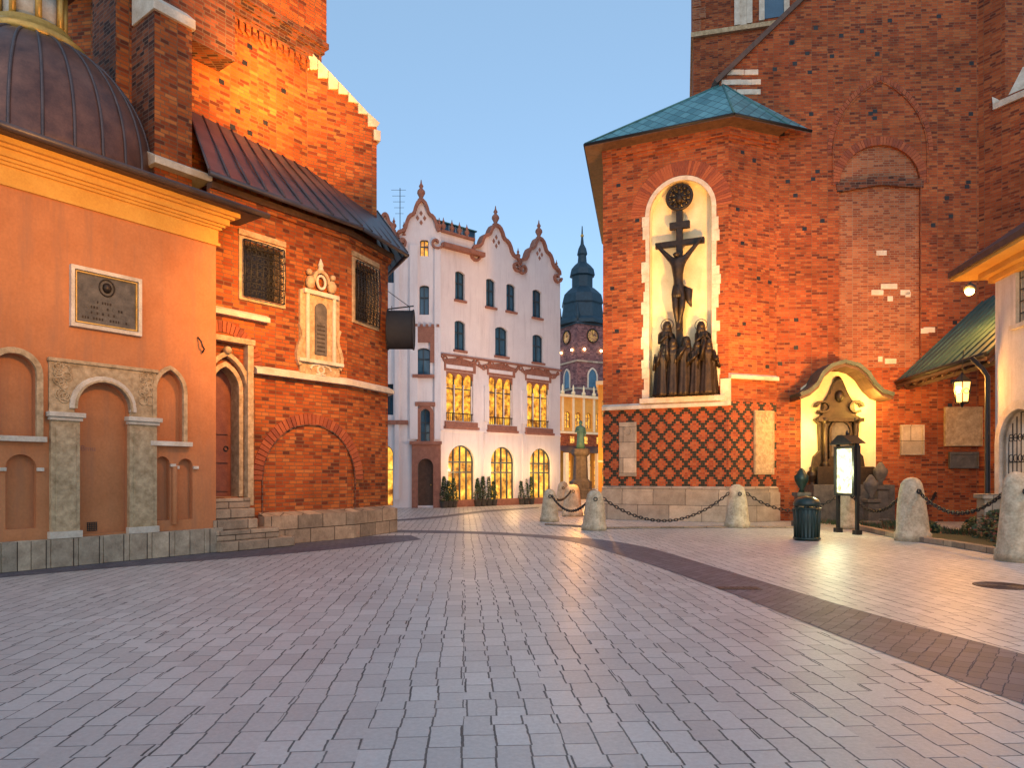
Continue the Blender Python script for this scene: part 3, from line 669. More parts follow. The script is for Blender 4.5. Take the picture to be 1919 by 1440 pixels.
def skin(verts,edges,rad,root,mat):
    me=bpy.data.meshes.new('f'); me.from_pydata([tuple(v) for v in verts],edges,[]); o=bpy.data.objects.new('f',me); bpy.context.collection.objects.link(o)
    o.modifiers.new('s','SKIN')
    for i,v in enumerate(me.skin_vertices[0].data): v.radius=(rad[i],rad[i]); v.use_root=(i==root)
    s=o.modifiers.new('u','SUBSURF'); s.levels=2; s.render_levels=2
    dg=bpy.context.evaluated_depsgraph_get(); m2=bpy.data.meshes.new_from_object(o.evaluated_get(dg)); bpy.data.objects.remove(o)
    mb=MB(); mb.v=[v.co.copy() for v in m2.vertices]; mb.f=[list(p.vertices) for p in m2.polygons]; mb.fm=[0]*len(mb.f); mb.fs=[True]*len(mb.f); mb.mats=[mat]
    return mb
TS=Thing('crucifixion_sculpture','dark bronze crucifix with mourning figures standing in a wall niche','sculpture',FD1.at((nu0+nu1)/2,nz0,-.1))
F=FD1; cu=F.U(1274,-.1); V=-.12
mb=MB()
zc_=F.q(1270,457,V)[1]; zt_=F.q(1268,395,V)[1]; zb_=nz0+1.2; au0=F.U(1228,V);au1=F.U(1320,V)
mb.box(F,cu-.13,cu+.09,zb_,zt_,V-.12,V+.02,BRZ); mb.box(F,au0,au1,zc_-.08,zc_+.13,V-.121,V+.021,BRZ)
zt2=F.q(1270,422,V)[1]; mb.box(F,cu-.36,cu+.33,zt2-.13,zt2+.12,V-.13,V+.03,BRZ)
mb.obj('cross',TS,bevel=.015)
mb=MB(); zm=F.q(1268,370,V)[1]; c=F.at(cu-.02,zm,V)
mb.torus(c,.42,.06,BRZ,F.u,(0,0,1),28,8); mb.torus(c,.26,.03,BRZ,F.u,(0,0,1),24,6)
for k in range(12):
    t=2*math.pi*k/12; mb.ball(F.at(cu-.02+.34*math.cos(t),zm+.34*math.sin(t),V),.085,BRZ,8)
for k in range(8):
    t=2*math.pi*k/8; mb.tube([c,F.at(cu-.02+.3*math.cos(t),zm+.3*math.sin(t),V)],.05,BRZ,6)
mb.lathe(F.at(cu-.02,zm-.22,V+.02),[(.1,0),(.13,.15),(.09,.26),(.04,.29),(.07,.34),(.06,.42),(.01,.45)],BRZ,12); mb.strip(F,[(cu-.2,zm+.02),(cu+.16,zm+.02)],.06,V-.03,V+.05,BRZ)
mb.obj('medallion',TS)
zs_=zc_-.70
def fp(u,z,v): return F.at(cu-.02+u*1.0,zs_+z*1.0,V+.16+v)
vv=[fp(.04,-.95,.06),fp(0,-.6,.08),fp(0,-.2,.1),fp(0,.02,.08),fp(-.03,.16,.12),fp(-.06,.33,.18),
    fp(-.22,.08,.06),fp(-.46,.36,.02),fp(-.74,.68,-.06),fp(-.80,.78,-.08),
    fp(.22,.08,.06),fp(.44,.36,.02),fp(.70,.68,-.06),fp(.76,.78,-.08),
    fp(-.09,-1.08,.08),fp(-.06,-1.6,.22),fp(-.02,-2.15,.02),fp(-.02,-2.35,.1),
    fp(.15,-1.08,.08),fp(.16,-1.58,.2),fp(.03,-2.12,.06),fp(.03,-2.34,.14)]
ee=[(0,1),(1,2),(2,3),(3,4),(4,5),(3,6),(6,7),(7,8),(8,9),(3,10),(10,11),(11,12),(12,13),(0,14),(14,15),(15,16),(16,17),(0,18),(18,19),(19,20),(20,21)]
rr=[.19,.16,.23,.19,.085,.15,.12,.085,.065,.06,.12,.085,.065,.06,.15,.115,.075,.06,.15,.115,.075,.06]
mb=skin(vv,ee,rr,0,BRZ); 
fo=mb.obj('crucified_figure',TS)
mb=MB(); mb.lathe(fp(.03,-1.25,.08),[(.24,0),(.26,.12),(.23,.3),(.2,.42)],BRZ,20,1,.75,fold=.09,nf=6); mb.tube([fp(.2,-.9,.1),fp(.38,-1.05,.12),fp(.38,-1.4,.14),fp(.46,-1.6,.1)],[.07,.14,.1,.02],BRZ,8); mb.obj('loincloth',fo)
def standing(u,z0,h,face,arm,halo=True,v=.08):
    mb=MB(); b=F.at(u,z0,V+v); s=h/1.8
    mb.lathe(b,[(.27*s,0),(.26*s,.1*s),(.22*s,.5*s),(.19*s,.9*s),(.17*s,1.08*s),(.22*s,1.3*s),(.21*s,1.42*s),(.09*s,1.5*s),(.07*s,1.56*s)],BRZ,28,1,.7,fold=.12,nf=8,ph=u*3)
    hd=b+Vector((face*.04*s,-.02,1.66*s)); mb.ball(hd,.115*s,BRZ,14,1.25)
    mb.lathe(hd+Vector((0,.03,-.18*s)),[(.17*s,-.1*s),(.15*s,.05*s),(.135*s,.2*s),(.08*s,.31*s),(.01,.33*s)],BRZ,16,1,.8,fold=.05,nf=5)
    mb.ball(hd+Vector((face*.03*s,-.115*s,0)),.03*s,BRZ,6)
    for k,(ex,ez) in enumerate(arm):
        s0=b+Vector(((-.18 if k==0 else .18)*s,-.02,1.36*s)); el=b+Vector(((-.24 if k==0 else .24)*s,-.14*s,1.1*s)); ha=b+Vector((ex*s,-.2*s,ez*s))
        mb.tube([s0,el,ha],[.085*s,.075*s,.05*s],BRZ,8); mb.ball(ha,.055*s,BRZ,8)
        for q_ in range(4): mb.tube([ha,ha+Vector(((q_-1.5)*.02*s,-.02*s,.11*s))],.014*s,BRZ,5)
    if halo: mb.torus(hd+Vector((0,.04,.02)),.2*s,.012,BRZ,F.u,(0,0,1),20,6)
    return mb
ub0=F.U(1232,V);ub1=F.U(1340,V); zf=F.q(1275,690,V)[1]
for pxc,ht,fc in ((1249,598,1),(1317,598,-1)):
    zt0=F.q(pxc,ht,V)[1]; mb=standing(F.U(pxc,V),zf-.3,(zt0-zf+.2),fc,[(-.05,1.28),(.08,1.3)]); mb.obj('standing_figure',TS,label='veiled bronze mourner with ring halo')
k=0
for px,hh in ((1237,1.45),(1247,1.75),(1257,1.35),(1267,1.95),(1277,1.6),(1287,2.0),(1297,1.45),(1308,1.8),(1318,1.4),(1328,1.85),(1336,1.5)):
    uu=F.U(px,V); mb=standing(uu,nz0+.05,hh,random.choice((-1,1)),[(random.uniform(-.3,.1),1.2+random.random()*.8),(random.uniform(-.1,.3),1.0+random.random()*.9)],False,.2+.12*(k%2)); mb.obj('crowd_figure',TS); k+=1
mb=MB(); 
for k in range(14):
    a=ub0-.06+(ub1-ub0+.06)*k/14; mb.box(F,a,a+(ub1-ub0)/14+.005,nz0,nz0+random.uniform(.35,1.1),V-.2,V+.24+random.uniform(0,.05),BRZ)
mb.prism(F,[(ub0,nz0),(ub1-.05,nz0),(ub1-.3,zf-.1),(cu+.2,zf+.5),(cu-.25,zf+.5),(ub0+.3,zf-.1)],V-.2,V+.02,BRZ); mb.obj('rocky_base',TS,bevel=.03)

# ---------------------------------------------------------------- RIGHT: basilica west wall, buttress, tower
E0=(6.6,24.06); E1=(15.83,23.5); FE=Fr(E0,E1)
TE=Thing('brick_basilica','huge red brick gothic basilica wall with bricked-up window, gable and tower','church',FE.at(5,0))
mb=MB(); gl=FE.q(1348,150); gh=FE.q(1512,-8)
slope=(gh[1]-gl[1])/(gh[0]-gl[0])
outer=[(gl[0],0),(FE.L,0),(FE.L,gl[1]+slope*(FE.L-gl[0])),(gl[0],gl[1])]
bw0,bw1=FE.U(1573),FE.U(1725); bzs=FE.q(1650,345)[1]; bz0=FE.q(1650,690)[1]
wallface(mb,FE,outer,[arch(bw0,bw1,bz0,bzs)[::-1]],BR_R,0,.1,BR_R,BR_P)
voussoirs(mb,FE,bw0,bw1,bzs,.28,.015,'round',44)
ps=bzs+1.1
archframe(mb,FE,bw0-.2,bw1+.2,bzs,ps,.04,0,.035,BR_R,'p',20); voussoirs(mb,FE,bw0-.2,bw1+.2,ps,.15,.015,'p',50,.06)
mb.strip(FE,[(bw0-.1,bzs-.1),((bw0+bw1)/2,bzs+.12),(bw1+.1,bzs-.02)],.3,-.2,.03,BR_D)
for k in range(75):
    uu=random.uniform(1.8,FE.L-.3); zz=random.uniform(3.2,20)
    if bw0-.3<uu<bw1+.2 and zz<bzs+1.8: continue
    if zz>gl[1]+slope*(uu-gl[0])-.5: continue
    mb.box(FE,uu,uu+.15,zz,zz+.13,-.01,.004,IRON)  # scattered putlog holes, hole shade painted as black squares
mb.obj('wall',TE)
def blocks(F,p0,p1,pt,pb,n,v=.0):
    for k in range(n):
        px=random.uniform(p0,p1); py=pt+(pb-pt)*(int(random.random()*3)/2); u,z=F.q(px,py); w=random.uniform(.15,.4); vv_=v+.012+k*.0012; 
        mb=MB(); mb.box(F,u-w/2,u+w/2,z-.1,z+.08,v-.02,vv_,ST_W); mb.obj('stone_block',TE,bevel=.008)
blocks(FE,1640,1700,535,558,9,-.1); blocks(FE,1700,1718,550,560,1,-.1); blocks(FE,1645,1660,468,472,1,-.1); blocks(FE,1620,1700,672,680,3,-.1); blocks(FE,1732,1745,618,622,2); blocks(FE,1362,1422,135,172,20)
mb=MB(); mb.strip(FE,[(gl[0]-.15,gl[1]-.1),(FE.L,gl[1]+slope*(FE.L-gl[0])+.05)],.16,-.6,.14,WOOD); mb.obj('gable_coping',TE)
mb=MB(); FB=Fr((15.80,23.52),(17.05,21.2)); zk=Zd(165,22.3)
mb.face([FB.at(0,0),FB.at(FB.L,0),FB.at(FB.L,zk),FB.at(0,zk)],BR_R); FB2=Fr((17.05,21.2),(19.5,21.6)); mb.face([FB2.at(0,0),FB2.at(3,0),FB2.at(3,zk),FB2.at(0,zk)],BR_R)
FBu=Fr((15.78,23.54),(16.2,22.8)); FBu2=Fr((16.2,22.8),(20,22.9)); 
for ff in (FBu,FBu2): mb.face([ff.at(0,zk-.5),ff.at(ff.L,zk-.5),ff.at(ff.L,30),ff.at(0,30)],BR_R)
mb.obj('buttress',TE)
mb=MB(); mb.face([FB.at(.5,zk-.1,.08),FB.at(FB.L+.1,zk-.1,.08),FB.at(FB.L+.1,zk+.6,-1),FB.at(.2,zk+1.2,-.3)],ST_W); mb.box(FB,.5,FB.L+.1,zk-.3,zk-.1,-.5,.08,ST_W); mb.obj('buttress_cap',TE)
xt=X(1299,31); FT=Fr((xt,31.0),(xt+6.7,31-6.7*.245)); mb=MB()
mb.box(FT,0,6.9,0,34,-7,0,BR_R); mb.obj('tower',TE)
tz=Zd(72,31); boxpart('tower_string_course',TE,FT,(-.1,7.0,tz,tz+.2,-7.1,.15),ST_C)
for k in range(14): boxpart('corner_quoin',TE,FT,(-.03,.35+.2*(k%2),tz+.27+k*.55,tz+.78+k*.55,-.3,.04),BR_P)
mb=MB(); mb.box(FT,1.75,2.5,tz+.25,tz+9,0,.08,ST_W); mb.box(FT,1.75,1.98,tz+.25,tz+9,.05,.14,ST_W); mb.box(FT,2.27,2.5,tz+.25,tz+9,.05,.14,ST_W); mb.obj('tower_shaft',TE)
mb=MB(); mb.prism(FT,arch(3.0,3.8,tz+.4,tz+5,'p'),.0,.03,GLASS); wo=mb.obj('tower_window',TE)
mb=MB(); archframe(mb,FT,3.0,3.8,tz+.3,tz+5,.22,0,.14,ST_W,'p'); mb.obj('frame',wo)

TP=Thing('baroque_epitaph','dark bronze baroque epitaph in lit niche under a curved copper hood','monument',FE.at(FE.U(1572),0,.2))
mb=MB(); a,b,c,d=wq(FE,1500,1640,700,900); mb.prism(FE,[(a,c),(b,c),(b,d-.5),((a+b)/2+.5,d+.05),((a+b)/2-.5,d+.05),(a,d-.5)],0,.05,PL_C); 
mb.obj('niche_plaster',TP)
HOODM=stonemat('hood_copper_dark',(.03,.045,.035),(.09,.12,.09),4,.6,.3)
mb=MB(); hp=[FE.q(px,py,.6) for px,py in ((1492,742),(1508,736),(1524,722),(1534,702),(1550,688),(1575,681),(1600,688),(1617,702),(1630,722),(1645,736),(1664,742))]
mb.strip(FE,hp,.12,.0,1.05,HOODM); mb.strip(FE,[(u,z-.11) for u,z in hp],.1,.0,.98,WOOD); mb.obj('hood',TP)
mb=MB(); cu2=FE.U(1566); 
zz=[FE.q(1566,y)[1] for y in (930,900,870,790,770,745,715)]
mb.box(FE,cu2-1.1,cu2+1.5,0,zz[1]-.15,.05,1.0,ST_DK); mb.box(FE,cu2-.9,cu2+.9,zz[1]-.15,zz[2]-.1,.05,.8,BRZ)
sil=[(-.85,zz[2]-.1),(-.8,zz[2]+.25),(-.62,zz[2]+.45),(-.66,zz[3]-.1),(-.8,zz[3]+.05),(-.55,zz[3]+.2),(-.5,zz[4]+.2),(-.3,zz[5]+.1),(-.12,zz[6]),(.12,zz[6]),(.3,zz[5]+.1),(.5,zz[4]+.2),(.55,zz[3]+.2),(.8,zz[3]+.05),(.66,zz[3]-.1),(.62,zz[2]+.45),(.8,zz[2]+.25),(.85,zz[2]-.1)]
mb.prism(FE,[(cu2+u,z) for u,z in sil],.05,.3,BRZ); mb.prism(FE,arch(cu2-.3,cu2+.3,zz[2]+.25,zz[3]-.35),.3,.38,ST_DK); archframe(mb,FE,cu2-.3,cu2+.3,zz[2]+.2,zz[3]-.35,.08,.3,.44,BRZ)
for s in (-1,1):
    mb.lathe(FE.at(cu2+s*.5,zz[2]-.1,.42),[(.13,0),(.13,.12),(.08,.16),(.085,1.4),(.07,1.45),(.13,1.55),(.13,1.65)],BRZ,12)
    mb.strip(FE,[(cu2+s*(.55+.22*math.cos(t*.6)),zz[4]+.1+.18*math.sin(t*.6)) for t in range(10)],.08,.1,.4,BRZ)
    mb.lathe(FE.at(cu2+s*1.0,zz[1]-.15,.6),[(.12,0),(.06,.08),(.18,.3),(.16,.42),(.06,.5),(.02,.6)],BRZ,12)
mb.box(FE,cu2-.75,cu2+.75,zz[3]-.05,zz[3]+.08,.1,.5,BRZ); mb.ball(FE.at(cu2,zz[5],.32),.16,BRZ,12,1.3); mb.lathe(FE.at(cu2,zz[6]-.05,.2),[(.1,0),(.14,.08),(.04,.2)],BRZ,10)
mb.obj('epitaph_monument',TP,bevel=.01)
for px,d_,h0 in ((1502,21.5,1.0),(1650,22.3,1.2),(1632,21.2,.8)):
    t=Thing('stone_urn','dark weathered stone pedestal urn beside the epitaph','urn',(X(px,d_),d_,0),'pedestal urns by the epitaph')
    mb=MB(); c=(X(px,d_),d_,0); mb.lathe(c,[(.32,0),(.32,.15),(.22,.2),(.22,h0*.9),(.3,h0*.95),(.3,h0+.05)],ST_DK,4,rot=.8,sm=False); mb.obj('pedestal',t)
    mb=MB(); mb.lathe(c,[(.1,h0+.05),(.06,h0+.15),(.2,h0+.4),(.22,h0+.55),(.15,h0+.62),(.1,h0+.72),(.03,h0+.8)],GREENM if px<1510 else ST_DK,16); mb.obj('urn_bowl',t)
for px0,px1,pt,pb,m in ((1688,1728,798,852,ST_P3),(1770,1838,765,835,ST_C),(1778,1830,850,876,ST_DK)):
    t=wq(FE,px0,px1,pt,pb); th=Thing('wall_tablet','weathered stone memorial tablet fixed to the brick wall','memorial tablet',FE.at((t[0]+t[1])/2,t[2],.03),'memorial tablets on the wall')
    mb=MB(); mb.box(FE,t[0],t[1],t[2],t[3],-.01,.07,m); mb.obj('tablet_slab',th)
    mb=MB(); mb.strip(FE,[(t[0],t[2]),(t[1],t[2]),(t[1],t[3]),(t[0],t[3])],.08,0,.11,m,True); mb.obj('frame',th)

th=Thing('porch','timber porch with sloping verdigris copper roof against the brick wall','porch',(13.2,21,0))
mb=MB(); ze=4.72; pa=Vector((13.0,23.45,ze));pb=Vector((12.25,17.9,ze)); pc=Vector((15.2,17.75,7.5)); pd=Vector((15.95,23.4,7.5))
PV=stonemat('porch_copper',(.02,.06,.06),(.05,.12,.11),3,.6,.3)
mb.face([pa,pb,pc,pd],PV); dn=Vector((0,0,-.16)); mb.face([pa,pb,pb+dn,pa+dn],WOOD); mb.face([pb,pc,pc+dn,pb+dn],WOOD); mb.face([pa+dn,pb+dn,pc+dn,pd+dn],WOOD)
for i in range(12): t=i/11; mb.tube([pa.lerp(pb,t)+Vector((0,0,.02)),pd.lerp(pc,t)+Vector((0,0,.02))],.025,PV,6)
mb.tube([pa,pb],.07,IRON,8); mb.obj('roof',th)
for i in range(10): mb=MB(); t=i/9; a=pa.lerp(pb,t); c=pd.lerp(pc,t); mb.tube([a+Vector((.05,0,-.22)),a.lerp(c,.6)+Vector((0,0,-.22))],.05,WOOD,4,sm=False); mb.obj('rafter',th)
mb=MB(); mb.tube([(13.35,23.4,4.55),(12.6,18,4.55)],.09,WOOD,4,sm=False); mb.obj('wall_plate',th)
Gn=(12.19,17.5); Gf=(11.6,13.6)
FG=Fr(Gn,Gf)
tg=Thing('plastered_house','grey plastered house with arched gateway and lit timber eaves','house',FG.at(1.5,0,-1))
mb=MB()
gw0,gw1=FG.U(1878),FG.U(1878)+1.6
wallface(mb,FG,rect(0,FG.L,0,6.75),[arch(gw0,gw1,.05,2.35)[::-1],rect(FG.U(1903),FG.U(1903)+.8,Zd(610,16.6),Zd(500,16.6))],PL_G,0,.4,ST_W)
mb.face([(12.19,17.5,0),(16.5,17.7,0),(16.5,17.7,6.75),(12.19,17.5,6.75)],PL_G)
mb.obj('wall',tg)
mb=MB(); archframe(mb,FG,gw0,gw1,.05,2.35,.22,-.1,.07,ST_W); mb.obj('gateway_surround',tg,bevel=.01)
boxpart('corner_stone',tg,FG,(-.02,.1,0,1.0,-.1,.1),ST_P3,.01)
mb=MB(); bars(mb,FG,gw0,gw1,.1,3.1,-.15,9,5,IRON)
for k in range(8):
    for j in range(4): mb.torus(FG.at(gw0+.1+k*.2,1.0+j*.5,-.15),.09,.01,IRON,FG.u,(0,0,1),10,4)
mb.obj('gate',tg)
mb=MB(); mb.box(FG,gw0-.2,gw1+.2,0,3.3,-1.6,-1.5,LIT); mb.obj('lit_passage',tg)
mb=MB(); u=FG.U(1903); mb.box(FG,u,u+.8,Zd(610,16.6),Zd(500,16.6),-.42,-.38,GLASS); wo=mb.obj('window',tg)
mb=MB(); bars(mb,FG,u,u+.8,Zd(610,16.6),Zd(500,16.6),-.1,4,5,IRON); mb.obj('window_grille',wo)
mb=MB(); mb.box(FG,u-.1,u+.9,Zd(610,16.6)-.1,Zd(610,16.6),-.1,.1,ST_W); mb.obj('sill',wo)
mb=MB(); mb.face([FG.at(-.8,6.95,.75),FG.at(FG.L,6.95,.75),FG.at(FG.L,9.2,-2.5),FG.at(-.8,9.2,-2.5)],CU2); mb.box(FG,-.8,FG.L,6.72,6.8,-.3,.7,PL_Y); mb.box(FG,-.8,FG.L,6.8,6.95,.62,.76,WOOD)
mb.box(FG,-.1,FG.L,6.45,6.58,-.1,.12,PL_Y); mb.box(FG,-.2,FG.L,6.58,6.72,-.1,.3,PL_Y); mb.obj('roof',tg)
mb=MB(); mb.tube([FG.at(-.3,4.6,.4),FG.at(-.2,4.3,.2),FG.at(-.12,4.1,.12),FG.at(-.12,.3,.12),FG.at(-.12,.15,.3)],.06,IRON,8); mb.obj('drainpipe',tg)
ld=18.4; lc=Vector((X(1803,ld),ld,Zd(733,ld)))
tl=Thing('hanging_lantern','lit wrought iron lantern hanging from the porch eave','lantern',lc)
LG=emat('lantern_glass_glow',(1,.48,.10),5,False)
mb=MB(); mb.lathe(lc,[(.15,-.3),(.21,.22)],LG,6,sm=False); mb.obj('lantern_glass',tl)
mb=MB()
for k in range(6):
    t=math.pi*k/3; mb.tube([lc+Vector((math.cos(t)*.16,math.sin(t)*.16,-.3)),lc+Vector((math.cos(t)*.22,math.sin(t)*.22,.23))],.016,IRON,5)
mb.lathe(lc,[(.25,.22),(.22,.26),(.08,.40),(.04,.44),(.02,.5)],IRON,6,sm=False); mb.lathe(lc,[(.17,-.34),(.16,-.29)],IRON,6); mb.lathe(lc,[(.01,-.44),(.04,-.39),(.05,-.34)],IRON,8)
for k in range(6):
    t=math.pi*(k+.5)/3; mb.torus(lc+Vector((math.cos(t)*.175,math.sin(t)*.175,-.02)),.07,.010,IRON,(-math.sin(t),math.cos(t),0),(0,0,1),10,4)
mb.obj('lantern_cage',tl); mb=MB(); mb.tube([lc+Vector((0,0,.48)),lc+Vector((.03,0,1.0)),lc+Vector((.15,.1,1.15))],.012,IRON,5); mb.obj('chain_hanger',tl)
wl_=Vector((X(1817,20),20,Zd(546,20))); tw=Thing('wall_spotlight','small lit floodlight under the eaves of the house','floodlight',wl_)
mb=MB(); mb.ball(wl_,.12,LAMP,12); mb.obj('bulb',tw); mb=MB(); mb.lathe(wl_,[(.17,.04),(.15,.14),(.06,.22),(.02,.24)],IRON,12); mb.tube([wl_+Vector((0,0,.2)),wl_+Vector((.3,.3,.5)),wl_+Vector((1.0,.6,.5))],.02,IRON,6); mb.obj('lamp_housing',tw)

# ---------------------------------------------------------------- HOTEL
K0=(-7.4,33.15);K1=(-3.44,33.5);K2=(2.70,38.82); FL=Fr(K0,K1);FR=Fr(K1,K2)
TK=Thing('gabled_townhouse','pale pink townhouse with scrolled terracotta gables and lit arched windows','building',(-.5,36,0))
def gprof(uc,w,zb,h):
    L=[(-1,0),(-.99,.1),(-.93,.17),(-.83,.19),(-.73,.22),(-.65,.31),(-.6,.44),(-.53,.55),(-.44,.61),(-.36,.63),(-.29,.69),(-.24,.81),(-.16,.93),(-.07,.985),(0,1)]
    return [(uc+x*w,zb+y*h) for x,y in L]+[(uc-x*w,zb+y*h) for x,y in L[::-1][1:]]
zco=12.63
gA=gprof(FL.U(790),1.15,zco+.3,14.8-zco-.3); gA0=gprof(FL.U(722),.62,zco+.3,1.15)
gA=[(min(u,FL.L),z) for u,z in gA]
ra,rb,rc,rd=FR.U(885),FR.U(972),FR.U(973),FR.U(1047)
gB=gprof((ra+rb)/2,(rb-ra)/2,zco+.15,14.45-zco-.15); gC=gprof((rc+rd)/2,(rd-rc)/2,zco+.1,14.45-zco-.1)
winR=[];arR=[];sh=[]
for a in ((852,872,601,657),(928,951,614,668),(998,1018,628,680)): winR.append(wq(FR,*a))
for a in ((853,871,508,563),(911,928,522,576),(949,966,532,584),(998,1015,543,596)): winR.append(wq(FR,*a))
for a in ((836,887,698,790),(916,961,706,797),(987,1029,716,802)): arR.append(wq(FR,*a))
for a in ((840,889,835,944),(920,964,838,941),(993,1033,841,938)): sh.append(wq(FR,*a))
holes=[]
for w in winR: holes.append(arch(w[0],w[1],w[2],w[3]-.12,'seg',6)[::-1])
shp=[(a,b,.08,d-(b-a)/2) for a,b,c,d in sh]
for a,b,c,d in shp: holes.append(arch(a,b,c,d)[::-1])
for a,b,c,d in arR: holes.append(rect(a,b,c,d))
mb=MB()
wallface(mb,FR,rect(0,FR.L,0,zco+.1),holes,PL_H,0,.22,PL_H)
winL=[wq(FL,787,803,447,480),wq(FL,786,804,533,590),wq(FL,781,806,652,703),wq(FL,726,738,478,530)]
holesL=[arch(w[0],w[1],w[2],w[3]-.12,'seg',6)[::-1] for w in winL]
dL=(FL.U(783),FL.U(812),.1,2.0); holesL.append(arch(*dL)[::-1]); shL=(FL.U(705),FL.U(737),.1,2.6); holesL.append(arch(*shL)[::-1])
nw=wq(FL,788,806,768,830); holesL.append(arch(nw[0],nw[1],nw[2],nw[3]-.2)[::-1])
w5=wq(FL,722,737,720,778); holesL.append(rect(*w5))
wallface(mb,FL,rect(-2.5,FL.L,0,zco+.3),holesL,PL_H,0,.22,PL_H)
mb.face([FR.at(FR.L,0,0),FR.at(FR.L,0,-9),FR.at(FR.L,zco,-9),FR.at(FR.L,zco,0)],PL_H)
# gable panels stand on the parapet of each front
mb.prism(FL,[(gA[0][0],zco+.3)]+gA[1:-1]+[(gA[-1][0],zco+.3)],-.25,0,PL_H); mb.prism(FL,gA0,-.25,0,PL_H)
mb.prism(FR,gB+[(gB[-1][0],zco+.1),(gB[0][0],zco+.1)],-.25,0,PL_H); mb.prism(FR,gC,-.25,0,PL_H)
mb.prism(FR,rect(0,gB[0][0]+.1,zco+.1,13.35),-.25,0,PL_H); mb.prism(FL,rect(FL.L-.5,FL.L,zco+.3,13.35),-.25,-.003,PL_H)
mb.obj('wall',TK)
for F_,a_ in ((FL,(FL.U(768),FL.U(783),3.3,zco,0,.12)),(FL,(FL.L-.3,FL.L,3.3,zco,0,.1)),(FL,(FL.U(740),FL.U(748),.4,zco,0,.15))): boxpart('pilaster',TK,F_,a_,PL_H)
for px in (906,978): boxpart('pilaster',TK,FR,(FR.U(px),FR.U(px)+.28,.36,3.7,0,.08),PL_H); boxpart('pilaster',TK,FR,(FR.U(px),FR.U(px)+.28,4.3,6.1,0,.12),PL_H)
for w in winR: boxpart('sill',TK,FR,(w[0]-.08,w[1]+.08,w[2]-.1,w[2],-.02,.1),PL_T)
for a,b,c,d in arR:
    boxpart('ledge',TK,FR,(a-.15,b+.25,c-.4,c-.28,.0,.2),PL_T); boxpart('balcony_apron',TK,FR,(a-.1,b+.2,c-.275,c-.03,0,.12),PL_T)
boxpart('string_course',TK,FR,(0,FR.L,3.72,3.8,0,.06),PL_H)
boxpart('roof_cornice',TK,FR,(0,FR.U(903),zco-.05,zco+.16,0,.3),PL_T)
boxpart('roof_cornice',TK,FL,(FL.U(700),FL.U(757),zco+.05,zco+.2,0,.25),PL_T)
boxpart('ledge',TK,FL,(-2,FL.U(765),4.0,4.2,0,.2),PL_T)
mb=MB()
for g,F in ((gA,FL),(gA0,FL),(gB,FR),(gC,FR)):
    gg_=[p for i,p in enumerate(g) if not (g is gA and i>0 and p[0]>=FL.L-.001)]
    mb.strip(F,gg_,.15,-.27,.16,PL_T)
    for gg,s in ((g[0],1),(g[-1],-1)):
        c=(gg[0]+s*.2,gg[1]-.2)
        mb.strip(F,[(c[0]-s*(.34-.028*t)*math.cos(t*.62),c[1]+(.34-.028*t)*math.sin(-t*.62)+.05) for t in range(11)],.1,0,.17,PL_T)
    uc=sum(p[0] for p in g)/len(g); zt=max(p[1] for p in g)
    for dx_,dz_ in ((0,-.6),(-.17,-.83),(.17,-.83),(0,-1.05)):
        if g is gA0: continue
        mb.prism(F,[(uc+dx_-.08,zt+dz_),(uc+dx_,zt+dz_-.13),(uc+dx_+.08,zt+dz_),(uc+dx_,zt+dz_+.13)],0,.03,PL_T)
mb.strip(FR,[(0,13.38),(gB[0][0]+.1,13.38)],.12,-.3,.12,PL_T)
mb.obj('gable_trim',TK,label='terracotta scrolled gable edging')
fin=[(F.at(sum(p[0] for p in g)/len(g),max(p[1] for p in g),-.05),.9) for g,F in ((gA,FL),(gB,FR),(gC,FR))]
for F,px,zz_ in ((FL,738,13.3),(FL,757,13.1),(FR,832,13.4),(FR,848,13.4),(FR,862,13.4),(FR,876,13.4),(FL,823,13.35),(FR,972,12.95),(FR,1044,12.9)):
    fin.append((F.at(F.U(px),zz_,-.05),.6))
for p,s in fin:
    mb=MB(); mb.lathe(p,[(.14*s,0),(.2*s,.08*s),(.1*s,.18*s),(.22*s,.42*s),(.2*s,.55*s),(.07*s,.7*s),(.13*s,.8*s),(.05*s,.95*s),(.02*s,1.15*s)],PL_T,10,fold=.12,nf=5); mb.obj('finial',TK)
mb=MB(); zf1=FR.q(835,664)[1]
for k in range(60):
    u=.1+k*(FR.L-.2)/60; zc2=zf1-.12-.3*abs(math.sin(k*.42))
    mb.torus(FR.at(u,zc2,.05),.085+.035*math.sin(k*1.7),.042,PL_T,FR.u,(0,0,1),9,5)
mb.box(FR,0,FR.L,zf1-.08,zf1,0,.16,PL_T)
for a,b,c,d in arR:
    mb.prism(FR,[(a-.12,d+.01),(b+.12,d+.01),(b+.12,zf1-.25),((a+b)/2,zf1-.1),(a-.12,zf1-.25)],0,.06,PL_T)
mb.obj('ornament_frieze',TK,label='terracotta floral frieze')
for a,b,c,d in arR: boxpart('white_panel',TK,FR,(a-.05,b-.1,d+.12,d+.3,.055,.1),PL_H)
